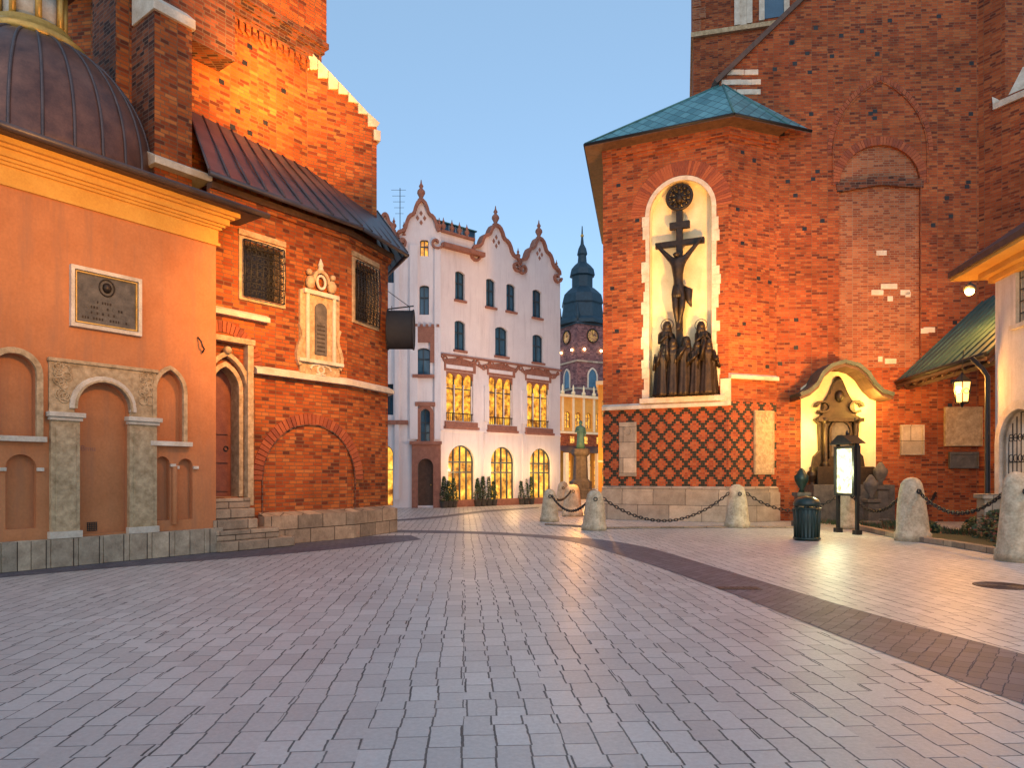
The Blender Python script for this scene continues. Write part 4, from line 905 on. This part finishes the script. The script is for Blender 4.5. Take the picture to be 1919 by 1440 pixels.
def window(F,w,mat,parent,kind='rect',mull=1,trans=(.6,),fr=None,name='window',dep=.2,t=.045):
    a,b,c,d=w; mb=MB()
    path=arch(a,b,c,d,'round') if kind=='round' else arch(a,b,c,d-.12,'seg',6) if kind=='seg' else arch(a,b,c,d,'rect')
    mb.face([F.at(*p,-dep) for p in path],mat); o=mb.obj(name,parent)
    mb=MB(); fm=fr or FRM
    zt=max(p[1] for p in path)
    mb.strip(F,path,t*1.6,-dep,-dep+.08,fm,True)
    for i in range(mull): u=a+(b-a)*(i+1)/(mull+1); mb.box(F,u-t/2,u+t/2,c,zt-(.02 if kind!='rect' else 0),-dep,-dep+.07,fm)
    for tt in trans: z=c+(zt-c)*tt; mb.box(F,a,b,z-t/2,z+t/2,-dep,-dep+.075,fm)
    mb.obj('frame',o); return o
FRL=stonemat('frame_light',(.3,.34,.38),(.4,.44,.48),5,.5,.1)
for w in winR: window(FR,w,GLASS,TK,'seg',fr=FRM)
for i,w in enumerate(winL): window(FL,w,LIT if i==0 else GLASS,TK,'seg')
for w in shp: window(FR,w,LIT2,TK,'round',3,(.55,.72),name='shop_window',t=.07)
window(FL,shL,LIT2,TK,'round',1,(.6,),name='shop_window'); window(FL,w5,GLASS,TK); window(FL,(nw[0],nw[1],nw[2],nw[3]-.2),GLASS,TK,'round',1,(.3,.6))
for a,b,c,d in arR:
    o=window(FR,(a,b,c,d),LIT,TK,'rect',2,(.66,),name='arched_window',t=.05)
    mb=MB(); w=(b-a)/3
    for k in range(4):
        u=a+k*w; mb.lathe(FR.at(min(max(u,a+.05),b-.05),c,-.1),[(.06,0),(.03,.1),(.03,(d-c)*.7),(.055,(d-c)*.74)],PL_H,8)
    for k in range(3):
        aa=arch(a+k*w+.02,a+(k+1)*w-.02,d-.36,d-.34,'round',8)
        mb.prism(FR,[(a+k*w,d-.36)]+aa+[(a+(k+1)*w,d-.36),(a+(k+1)*w,d),(a+k*w,d)],-.14,-.03,PL_T)
    for k in range(14): mb.box(FR,a+(b-a)*k/14+.03,a+(b-a)*k/14+.05,c,c+.36,-.05,-.03,IRON)
    mb.box(FR,a,b,c+.36,c+.4,-.07,-.01,IRON)
    mb.obj('arcade',o)
mb=MB(); mb.prism(FL,arch(*dL),-.22,-.16,WOOD); do=mb.obj('door',TK); mb=MB(); mb.ball(FL.at(dL[1]-.12,1.1,-.12),.04,GOLD,8); mb.obj('handle',do)
mb=MB(); x0,x1=FL.U(772),FL.U(827)-.02; 
poly=[(x0,0)]+[(p[0],p[1]) for p in arch(dL[0],dL[1],0,dL[3])]+[(x1,0),(x1,3.05),(x0,3.05)]
mb.prism(FL,poly,0,.2,PL_T); mb.box(FL,x0-.1,x1+.05,3.05,3.2,0,.32,PL_T); mb.obj('doorway_surround',TK)
mb=MB(); archframe(mb,FL,nw[0],nw[1],nw[2]-.1,nw[3]-.2,.18,0,.1,PL_T); mb.box(FL,nw[0]-.25,nw[1]+.25,nw[3]+.15,nw[3]+.35,0,.16,PL_T); mb.obj('window_surround',TK)
w=winL[2]; mb=MB(); mb.box(FL,w[0]-.3,w[0],w[2]+.6,w[3]+.25,0,.1,PL_T);mb.box(FL,w[1],w[1]+.3,w[2]+.6,w[3]+.25,0,.1,PL_T);mb.box(FL,w[0]-.35,w[1]+.35,w[3]+.25,w[3]+1.0,0,.1,PL_T)
for k in range(6): mb.box(FL,w[0]-.35+k*.26,w[0]-.22+k*.26,w[3]+1.0,w[3]+1.12,0,.14,PL_T)
mb.obj('window_surround',TK); boxpart('sill',TK,FL,(w[0]-.2,w[1]+.2,w[2]-.15,w[2],0,.18),PL_T)
boxpart('plinth',TK,FR,(0,FR.L,0,.35,0,.07),PL_T)
mb=MB()
rl=[FL.at(-2.5,zco+.2,-.4),FL.at(FL.L,zco+.2,-.4),FR.at(FR.L,zco+.2,-.4)]
rt=[FL.at(-2.5,13.8,-4),FL.at(FL.L,13.8,-4),FR.at(FR.L-1.5,13.8,-4)]
mb.face([rl[0],rl[1],rt[1],rt[0]],CU2);mb.face([rl[1],rl[2],rt[2],rt[1]],CU2); mb.face([rt[0],rt[1],rt[2],FR.at(FR.L-1.5,13.7,-9)],CU2)
mb.obj('roof',TK)
mb=MB(); mb.box(FR,FR.U(850),FR.U(925),13.2,14.5,-3.2,-1.6,GLASS)
for k in range(7): mb.box(FR,FR.U(850)+k*.42,FR.U(850)+k*.42+.05,13.2,14.51,-3.22,-1.58,FRL)
mb.box(FR,FR.U(850)-.1,FR.U(925)+.1,14.5,14.56,-3.3,-1.5,VERD); mb.obj('roof_lantern',TK)
mb=MB(); ap_=FL.at(FL.U(744),13.3,-2); mb.tube([ap_,ap_+Vector((0,0,2.9))],.02,IRON,6)
for k in range(5): mb.tube([ap_+Vector((-.45+.05*k,0,2.8-.3*k)),ap_+Vector((.3-.03*k,0,2.8-.3*k))],.01,IRON,5)
mb.obj('antenna',TK)
def shrub(px,d,h,r,mat=LEAFD,name='potted_conifer',label='small dark clipped conifer standing before the shop arches',cat='shrub',grp='conifers in front of the townhouse',pot=True):
    c=Vector((X(px,d),d,0)); t=Thing(name,label,cat,c,grp)
    if pot: mb=MB(); mb.lathe(c,[(.16,0),(.2,.3),(.22,.32)],ST_DK,10); mb.obj('pot',t); mb=MB(); mb.tube([c,c+Vector((0,0,h*.8))],.03,WOOD,6); mb.obj('trunk',t)
    mb=MB(); n=420 if pot else 900
    for k in range(n):
        z=random.random()**.8; rad=r*(1-z*.75 if pot else math.sqrt(max(0,1-z*z)))*random.uniform(.55,1.08); a=random.random()*6.283
        p=c+Vector((math.cos(a)*rad,math.sin(a)*rad,(.25 if pot else 0)+z*h)); s=random.uniform(.03,.07)
        n1=Vector((random.gauss(0,1),random.gauss(0,1),random.gauss(0,1))).normalized(); n2=n1.orthogonal().normalized()
        mb.face([p-n1*s,p+n2*s*.5,p+n1*s,p-n2*s*.5],mat if random.random()<.85 else (mat if pot else LEAFR))
    mb.obj('crown' if pot else 'leaves',t,merge=False)
for px in (832,841,850,895,905,915,925,976,985,995): shrub(px,33.2+(px-830)*.025,random.uniform(.95,1.3),.24)

# ---------------------------------------------------------------- far: town hall tower, market hall, monument
d=120; cx=X(1091,d); an=math.radians(28)
TT=Thing('town_hall_tower','distant brick clock tower with dark blue-green tiered copper helm','tower',(cx,d,0))
def rp(x,y): return (cx+x*math.cos(an)-y*math.sin(an),d+x*math.sin(an)+y*math.cos(an))
sh_=3.05
cor=[rp(-sh_,-sh_),rp(sh_,-sh_),rp(sh_,sh_),rp(-sh_,sh_)]
zb=Zd(612,d)
mb=MB(); mb.vprism(cor,0,zb,BR_FAR); mb.obj('shaft',TT)
for z in (Zd(685,d),Zd(735,d),zb-.4): 
    k=1.05; mb=MB(); mb.vprism([(cx+(p[0]-cx)*k,d+(p[1]-d)*k) for p in cor],z,z+.3,ST_P3 if z<zb-1 else HELM); mb.obj('string_course',TT)
FT1=Fr(cor[0],cor[1]); FT2=Fr(cor[3],cor[0]); FT3=Fr(cor[1],cor[2])
for F,u in ((FT1,sh_),(FT3,sh_),(FT2,sh_)):
    mb=MB(); zz=Zd(636,d); mb.prism(F,[(u+1.05*math.cos(t*math.pi/12),zz+1.05*math.sin(t*math.pi/12)) for t in range(24)],0,.12,CLOCK); ck=mb.obj('clock_face',TT)
    mb=MB(); mb.torus(F.at(u,zz,.15),1.1,.12,BRZ,F.u,(0,0,1),28,6)
    for k in range(12):
        t=k*math.pi/6; mb.strip(F,[(u+.8*math.cos(t),zz+.8*math.sin(t)),(u+.98*math.cos(t),zz+.98*math.sin(t))],.08,.12,.16,IRON)
    mb.strip(F,[(u,zz),(u+.4,zz+.25)],.1,.16,.2,IRON); mb.strip(F,[(u,zz),(u-.1,zz+.8)],.07,.16,.2,IRON); mb.obj('clock_hands',ck)
    mb=MB(); mb.prism(F,arch(u-.8,u+.8,Zd(730,d),Zd(710,d),'p'),0,.06,GLASS); wo=mb.obj('window',TT); mb=MB(); archframe(mb,F,u-.8,u+.8,Zd(732,d),Zd(710,d),.25,0,.15,ST_W,'p'); mb.obj('frame',wo)
    for du in (-1.7,1.7): mb=MB(); mb.ball(F.at(u+du,Zd(662,d),.2),.2,LAMP,8); mb.obj('tower_lamp',TT)
def zp(y): return Zd(y,d)
k=d/FPX*1.12
mb=MB(); mb.lathe((cx,d,0),[(42*k,zp(612)),(42*k,zp(606)),(37*k,zp(600)),(34*k,zp(575)),(36*k,zp(572)),(35*k,zp(565)),(33*k,zp(556)),(26*k,zp(548)),(21*k,zp(543)),(18*k,zp(541)),(18*k,zp(520)),(22*k,zp(518)),(20*k,zp(507)),(14*k,zp(499)),(8*k,zp(493)),(7*k,zp(480)),(9*k,zp(477)),(7*k,zp(467)),(3*k,zp(458)),(1.6*k,zp(442)),(.8*k,zp(424))],HELM,8,sm=False,rot=.39)
for t in range(4):
    a=an+math.pi/4+t*math.pi/2; p=(cx+math.cos(a)*37*k,d+math.sin(a)*37*k,0); mb.lathe(p,[(4*k,zp(610)),(4*k,zp(598)),(1.5*k,zp(590)),(.3*k,zp(575))],HELM,8)
mb.obj('helm',TT); mb=MB(); mb.ball((cx,d,zp(442)),.3,GOLD); mb.obj('spire_ball',TT)
dd_=78; FM=Fr((X(1030,dd_),dd_),(X(1180,dd_),dd_+6))
TM=Thing('arcaded_hall','long ochre lit market hall with arched windows and parapet','market hall',FM.at(4,0))
mb=MB(); zt=Zd(742,dd_)
u=.6
ws=[]
while u<FM.L-1.4: ws.append((u,u+.85,7.0,8.4)); u+=1.55
wallface(mb,FM,rect(0,FM.L,0,zt),[arch(*w)[::-1] for w in ws],PL_Y,0,.3,PL_Y); mb.obj('wall',TM)
for w in ws: window(FM,w,LIT,TM,'round',1,(.6,),dep=.28)
mb=MB(); mb.box(FM,0,FM.L,zt,zt+.3,-.3,.3,PL_C)
for i in range(int(FM.L/1.55)+1): mb.lathe(FM.at(i*1.55+.3,zt+.29,0),[(.2,0),(.25,.3),(.1,.5),(.12,.9),(.02,1.2)],PL_C,8)
mb.obj('parapet',TM)
for i in range(int(FM.L/1.55)+1): boxpart('pilaster',TM,FM,(i*1.55+.1,i*1.55+.38,6.6,zt,0,.14),PL_C)
boxpart('string_course',TM,FM,(0,FM.L,6.3,6.55,0,.25),PL_C)
boxpart('brick_band',TM,FM,(0,FM.L,4.9,6.28,-.01,.02),BR_R)
for i in range(5): boxpart('upper_window',TM,FM,(i*2+.9,i*2+1.5,5.2,6.0,.02,.05),LIT)
mb=MB(); mb.face([FM.at(0,4.0,3),FM.at(FM.L,4.0,3),FM.at(FM.L,4.9,0),FM.at(0,4.9,0)],CU2); mb.obj('arcade_roof',TM)
for i in range(9): boxpart('arcade_pier',TM,FM,(i*1.5,i*1.5+.4,0,4.0,2.5,2.95),PL_C)
for i in range(8): boxpart('lit_shopfront',TM,FM,(i*1.5+.5,i*1.5+1.4,.4,3.2,.02,.06),LIT)
ty=Thing('lit_townhouse','narrow ochre townhouse wall glowing in lamp light','building',(6.9,46,0))
xy=X(1121,46); FY=Fr((xy,46),(xy+4,45.4)); mb=MB(); zz_=Zd(722,46)
wy=[(.25,.7,z,z+1.1) for z in (1.0,3.4,5.4)]+[(1.6,2.2,z,z+1.1) for z in (1.0,3.4,5.4)]
wallface(mb,FY,rect(0,4,0,zz_),[rect(*w) for w in wy],PL_Y,0,.15,PL_Y); mb.face([FY.at(0,0),FY.at(0,0,-5),FY.at(0,zz_,-5),FY.at(0,zz_)],PL_Y); mb.obj('wall',ty)
for w in wy: window(FY,w,LIT,ty,dep=.14)
boxpart('cornice',ty,FY,(-.15,4,zz_,zz_+.25,-5,.2),PL_C); boxpart('string_course',ty,FY,(-.05,4,2.4,2.55,-.1,.1),PL_C)
dm=46; mx=X(1088,dm); tm=Thing('poet_monument','bronze standing statue on a tall stone pedestal in the square','monument',(mx,dm,0))
mb=MB(); zt=Zd(842,dm)
mb.lathe((mx,dm,0),[(1.3,0),(1.3,.25),(1.0,.27),(1.0,.6),(.75,.65),(.75,zt*.35),(.62,zt*.36),(.5,zt*.4),(.45,zt*.85),(.62,zt*.9),(.62,zt)],ST_DK,8,sm=False)
mb.obj('pedestal',tm)
mb=MB(); b=Vector((mx,dm,zt)); s=(Zd(789,dm)-zt)/1.8
mb.lathe(b,[(.28*s,0),(.25*s,.4*s),(.22*s,.9*s),(.26*s,1.3*s),(.22*s,1.44*s),(.08*s,1.5*s),(.07*s,1.56*s)],VERD,20,1,.75,fold=.08,nf=6)
mb.ball(b+Vector((0,0,1.67*s)),.12*s,VERD,12,1.2)
mb.tube([b+Vector((-.22*s,0,1.38*s)),b+Vector((-.32*s,-.05,1.1*s)),b+Vector((-.1*s,-.22*s,1.15*s))],[.08*s,.07*s,.05*s],VERD); mb.tube([b+Vector((.22*s,0,1.38*s)),b+Vector((.3*s,0,1.05*s)),b+Vector((.28*s,-.1,.8*s))],[.08*s,.07*s,.05*s],VERD); mb.obj('statue',tm)

# ---------------------------------------------------------------- street furniture
bol=[]
def bollard(px,py,ptop,r,mat=ST_B):
    x,y=G(px,py); h=Zd(ptop,y); t=Thing('stone_bollard','weathered tapered stone bollard with rounded top holding a chain','bollard',(x,y,0),'stone bollards linked by chains')
    mb=MB(); rows=[]; prof=[(1.14,0),(1.14,.12),(1.03,.15),(.97,.35),(.86,.62),(.75,.8),(.65,.9),(.48,.96),(.26,.99),(.03,1.0)]
    ph=random.random()*6
    for rr_,z in prof:
        rows.append([(x+math.cos(a)*r*rr_*(1+.05*math.sin(3*a+ph+z*4)+random.uniform(-.015,.015)),y+math.sin(a)*r*rr_*(1+.05*math.sin(3*a+ph+z*4)),z*h) for a in [2*math.pi*i/20 for i in range(20)]])
    mb.grid(rows,mat,True,True,True,True); mb.obj('bollard_stone',t)
    mb=MB(); mb.torus((x,y-r*.85,h*.78),.05,.014,IRON,(1,0,0),(0,0,1),10,5); mb.obj('chain_ring',t)
    bol.append((x,y,h,r)); return len(bol)-1
b0=bollard(1030,978,917,.29);b1=bollard(1114,994,919,.32);b2=bollard(1381,989,908,.33);b3=bollard(1590,992,912,.27)
b4=bollard(1709,1014,895,.35);b5=bollard(1904,1052,884,.29);b6=bollard(1756,976,905,.35);b7=bollard(1073,968,908,.36);b8=bollard(1055,958,903,.3)
def chain(i,j,sag):
    a=bol[i];b=bol[j]; A=Vector((a[0],a[1],a[2]*.8));B=Vector((b[0],b[1],b[2]*.8)); dr_=Vector((b[0]-a[0],b[1]-a[1],0)).normalized(); A+=dr_*a[3]*.8;B-=dr_*b[3]*.8
    L=(B-A).length; n=int(L*1.08/.1); pts=[A.lerp(B,k/n)-Vector((0,0,sag*4*(k/n)*(1-k/n))) for k in range(n+1)]
    t=Thing('iron_chain','black iron chain sagging between stone bollards','chain',pts[0],'chains between bollards'); mb=MB()
    for k in range(n):
        c=(pts[k]+pts[k+1])/2; tv=(pts[k+1]-pts[k]).normalized(); sd=tv.cross(Vector((0,0,1))).normalized(); up=sd.cross(tv)
        ax=sd if k%2 else up
        mb.tube([c+tv*.07*math.cos(q_*math.pi/4)+ax*.038*math.sin(q_*math.pi/4) for q_ in range(8)],.015,IRON,5,True)
    mb.obj('chain_links',t,merge=False)
for i,j,s in ((b0,b1,.45),(b1,b2,.75),(b2,b3,.5),(b3,b4,.5),(b4,b5,.5),(b4,b6,.4),(b7,b0,.25)): chain(i,j,s)
def kerb(pts,w,h,name='kerb'):
    P=[G(*p) for p in pts]; mb=MB(); o=offs(P,w)
    for k in range(len(P)-1): mb.vprism([o[k],o[k+1],P[k+1],P[k]],-.02,h,ST_P2)
    ob=mb.obj(name,bevel=.01); ob['kind']='structure'
kerb([(1027,984),(1140,991),(1370,989),(1500,990)],.18,.05)
kerb([(1612,992),(1700,1011),(1800,1026),(1919,1046),(2100,1075)],.2,.13)
mb=MB(); bed=[G(*p) for p in ((1612,992),(1700,1011),(1800,1026),(1919,1046),(2100,1075))]+[(12.0,14.5),(12.1,18.5),(13,23.3),(10.5,23.4)]
mb.face([(p[0],p[1],.07) for p in bed],SOIL); o=mb.obj('planting_bed'); o['kind']='structure'
mb=MB()
for k in range(9000):
    x=random.uniform(8.6,12.1); y=random.uniform(12.8,22.5)
    if y<20.4-(x-9.9)*2.3+.25 : continue
    a=random.random()*6.28; h=random.uniform(.05,.15); mb.face([(x,y,.07),(x+.02,y,.07),(x+math.cos(a)*.05,y+math.sin(a)*.05,.07+h)],LEAFD if random.random()<.88 else LEAFR)
o=mb.obj('ground_cover',merge=False); o['kind']='stuff'; o['label']='low grass and leafy ground cover'; o['category']='ground cover'
for px,d_,h,r in ((1870,16.5,.75,.5),(1900,15.6,.6,.5),(1835,18.3,.5,.4),(1915,14.6,.5,.45),(1740,18.5,.35,.35)):
    shrub(px,d_,h,r,LEAFD,'garden_shrub','low leafy shrub with some red leaves in the planting bed','shrub','shrubs in the planting bed',False)
y=17.0; x=X(1868,17.0); t=Thing('stone_block','squared weathered stone block in the planting bed','stone block',(x,y,.07))
mb=MB(); mb.box(Fr((x-.3,y),(x+.3,y-.1)),0,.6,.05,1.0,-.4,0,ST_P3); mb.box(Fr((x-.36,y),(x+.36,y-.12)),0,.72,1.0,1.12,-.46,.06,ST_P3); mb.obj('block_body',t,bevel=.02)
x,y=G(1512,1013); r=.3; h=Zd(930,y); t=Thing('litter_bin','round fluted dark green cast metal litter bin with domed lid','litter bin',(x,y,0))
mb=MB(); mb.lathe((x,y,0),[(r*.92,0),(r*.95,.05),(r*.9,.08),(r,.5),(r*1.02,h*.72),(r*.98,h*.74)],GREENM,32)
for k in range(20):
    a=2*math.pi*k/20; mb.tube([(x+math.cos(a)*r*.93,y+math.sin(a)*r*.93,.08),(x+math.cos(a)*r*1.02,y+math.sin(a)*r*1.02,h*.7)],.016,GREENM,6)
mb.torus((x,y,h*.72),r*1.03,.02,GREENM,(1,0,0),(0,1,0),32,8); mb.torus((x,y,.05),r*.97,.03,GREENM,(1,0,0),(0,1,0),32,8); mb.obj('bin_body',t)
mb=MB(); mb.lathe((x,y,0),[(r*1.04,h*.78),(r*1.04,h*.84),(r*.9,h*.92),(r*.55,h*.97),(r*.2,h*.99),(.02,h)],GREENM,32)
for k in range(6):
    a=2*math.pi*k/6; mb.tube([(x+math.cos(a)*r*.9,y+math.sin(a)*r*.9,h*.7),(x+math.cos(a)*r*.9,y+math.sin(a)*r*.9,h*.8)],.03,GREENM,6)
mb.obj('bin_lid',t)
x,y=G(1588,1001)
t=Thing('information_board','illuminated glass information case on dark metal posts with small roof','information board',(x,y,0))
ht=Zd(838,y); hb=Zd(928,y)
FI=Fr((X(1568,19.3),19.3),(X(1608,18.4),18.4)); wI=FI.L
mb=MB(); u=.05; mb.box(FI,u-.04,u+.04,0,ht+.1,-.05,.03,IRON); mb.box(FI,u-.08,u+.08,0,.12,-.1,.08,IRON); mb.obj('post',t)
mb=MB(); u=wI-.05; mb.box(FI,u-.04,u+.04,0,ht+.1,-.05,.03,IRON); mb.box(FI,u-.08,u+.08,0,.12,-.1,.08,IRON); mb.obj('post',t)
mb=MB(); mb.box(FI,.1,wI-.12,hb+.05,ht-.05,-.06,.06,PANEL); pn=mb.obj('lit_panel',t)
mb=MB(); mb.strip(FI,[(.06,hb),(wI-.08,hb),(wI-.08,ht),(.06,ht)],.1,-.1,.1,IRON,True); mb.obj('frame',t)
mb=MB(); mb.prism(FI,[(-.06,ht+.08),(wI+.06,ht+.08),(wI*.6,ht+.32),(wI*.4,ht+.32)],-.2,.22,IRON); mb.lathe(FI.at(wI/2,ht+.32,0),[(.04,0),(.05,.05),(.01,.14)],IRON,8); mb.obj('board_roof',t)
x,y=G(1878,1099); t=Thing('manhole_cover','round rusty cast iron manhole cover set flush in the paving','manhole cover',(x,y,0))
RUST=stonemat('rusty_iron',(.06,.03,.02),(.14,.07,.045),20,.6,.5)
mb=MB(); mb.lathe((x,y,0),[(.36,.001),(.36,.009),(.33,.010),(.33,.006),(.02,.006)],RUST,32)
for k in range(5): mb.torus((x,y,.007),.06+k*.06,.006,RUST,(1,0,0),(0,1,0),24,4)
mb.obj('cover_plate',t)
x,y=G(1382,1104); t=Thing('drain_cover','small rectangular iron drain cover in the paved band','drain cover',(x,y,0))
mb=MB(); Fd=Fr((x-.25,y),(x+.25,y)); 
for k in range(6): mb.box(Fd,k*.09,k*.09+.05,.008,.014,-.1,.1,RUST)
mb.box(Fd,-.03,.56,.004,.009,-.12,.12,RUST); mb.obj('drain_grate',t)

# ---------------------------------------------------------------- lights
def spot(p,to,e,col,size=70,blend=1,rad=.3,name='flood_and_fill_beam'):
    l=bpy.data.lights.new(name,'SPOT'); l.energy=e; l.color=col; l.spot_size=math.radians(size); l.spot_blend=blend; l.shadow_soft_size=rad
    o=bpy.data.objects.new(name,l); o.location=p; o.rotation_euler=(Vector(to)-Vector(p)).to_track_quat('-Z','Y').to_euler(); bpy.context.collection.objects.link(o)
def point(p,e,col,rad=.15,name='lamp_and_fill_light'):
    l=bpy.data.lights.new(name,'POINT'); l.energy=e; l.color=col; l.shadow_soft_size=rad
    o=bpy.data.objects.new(name,l); o.location=p; bpy.context.collection.objects.link(o)
W1=(1,.42,.07); W2=(1,.58,.22)
spot((-2.2,12.5,6.5),(-5.3,16.2,4.6),2700,W1,88)
spot((-3.6,9.0,5.5),(-8.0,12.5,6.4),1150,(1,.46,.10),100)
spot((-2.5,14.0,9.3),(-6.0,18.0,12),6000,W1,75)
spot((-4.6,16.6,9.9),(-6.6,17.2,13),1300,W1,110)
spot((7.0,16,2.5),(5.8,24.5,9),9000,W1,66)
spot((4.2,21.5,4.5),(5.1,24.2,8),800,(1,.75,.4),90)
spot((11.0,18,4),(10.6,23.6,5.0),2600,(1,.44,.10),95)
spot((5.0,19.0,.6),(4.6,24.4,5),1000,W1,110)
point(tuple(FE.at(cu2+.75,3.9,.75)),130,(1,.6,.12))
point(tuple(FE.at(cu2-.95,3.0,.75)),100,(1,.6,.12))
point(tuple(lc+Vector((-.25,-.05,0))),380,W1); point(tuple(wl_+Vector((-.25,-.2,-.1))),520,W1)
spot((14.2,20,4.2),(14,23.4,2),150,W1,120)
spot((10.5,13.0,5.5),(12.2,15.5,6.9),220,W2,120)
point(tuple(FI.at(wI/2,(hb+ht)/2,.5)),110,(.9,1,.55))
for a,b,c,dq in shp: 
    p=FR.at((a+b)/2,1.8,.8); point(tuple(p),90,W2)
spot((3.5,27,3),(-.5,36,7),2400,(1,.80,.70),90)  # added wash from an unseen source, brightens the townhouse front
point((X(1108,43),43,3),700,W1); point((X(1095,66),66,4),4500,W1); spot((X(1070,100),100,14),(cx,d,24),6000,W1,45)
point((X(1080,26.3),26.3,2.4),230,W1)  # unseen light added to make the bollards by the chapel show
spot((12.0,11,6),(9,12,0),800,W1,120)
s=bpy.data.lights.new('frontal_fill','SUN'); s.energy=.4; s.angle=math.radians(30); s.color=(1,.84,.78); so=bpy.data.objects.new('frontal_fill',s); so.rotation_euler=(math.radians(42),0,math.radians(-10)); bpy.context.collection.objects.link(so)  # soft frontal fill added to the dusk, not a visible sun
w=bpy.data.worlds.new('World'); bpy.context.scene.world=w; w.use_nodes=True; nt=w.node_tree; bg=nt.nodes['Background']
sk=nt.nodes.new('ShaderNodeTexSky'); sk.sky_type='NISHITA'; sk.sun_disc=False; sk.sun_elevation=math.radians(22); sk.sun_rotation=math.radians(190); sk.air_density=1.0; sk.dust_density=.4; sk.ozone_density=3.0
nt.links.new(sk.outputs[0],bg.inputs[0]); bg.inputs[1].default_value=.11
bg2=nt.nodes.new('ShaderNodeBackground'); bg2.inputs[0].default_value=(.30,.47,.64,1); bg2.inputs[1].default_value=.74
ad=nt.nodes.new('ShaderNodeAddShader'); nt.links.new(bg.outputs[0],ad.inputs[0]); nt.links.new(bg2.outputs[0],ad.inputs[1]); nt.links.new(ad.outputs[0],nt.nodes['World Output'].inputs[0])
cam=bpy.data.cameras.new('camera'); co=bpy.data.objects.new('camera',cam); bpy.context.collection.objects.link(co)
co.location=(0,0,CAMH); co.rotation_euler=(math.radians(90),0,0); cam.sensor_width=36; cam.lens=FPX/1919*36; cam.shift_y=(HY-720)/1919; cam.clip_end=2000
sc=bpy.context.scene; sc.camera=co; sc.view_settings.view_transform='Standard'; sc.view_settings.look='None'; sc.view_settings.exposure=0
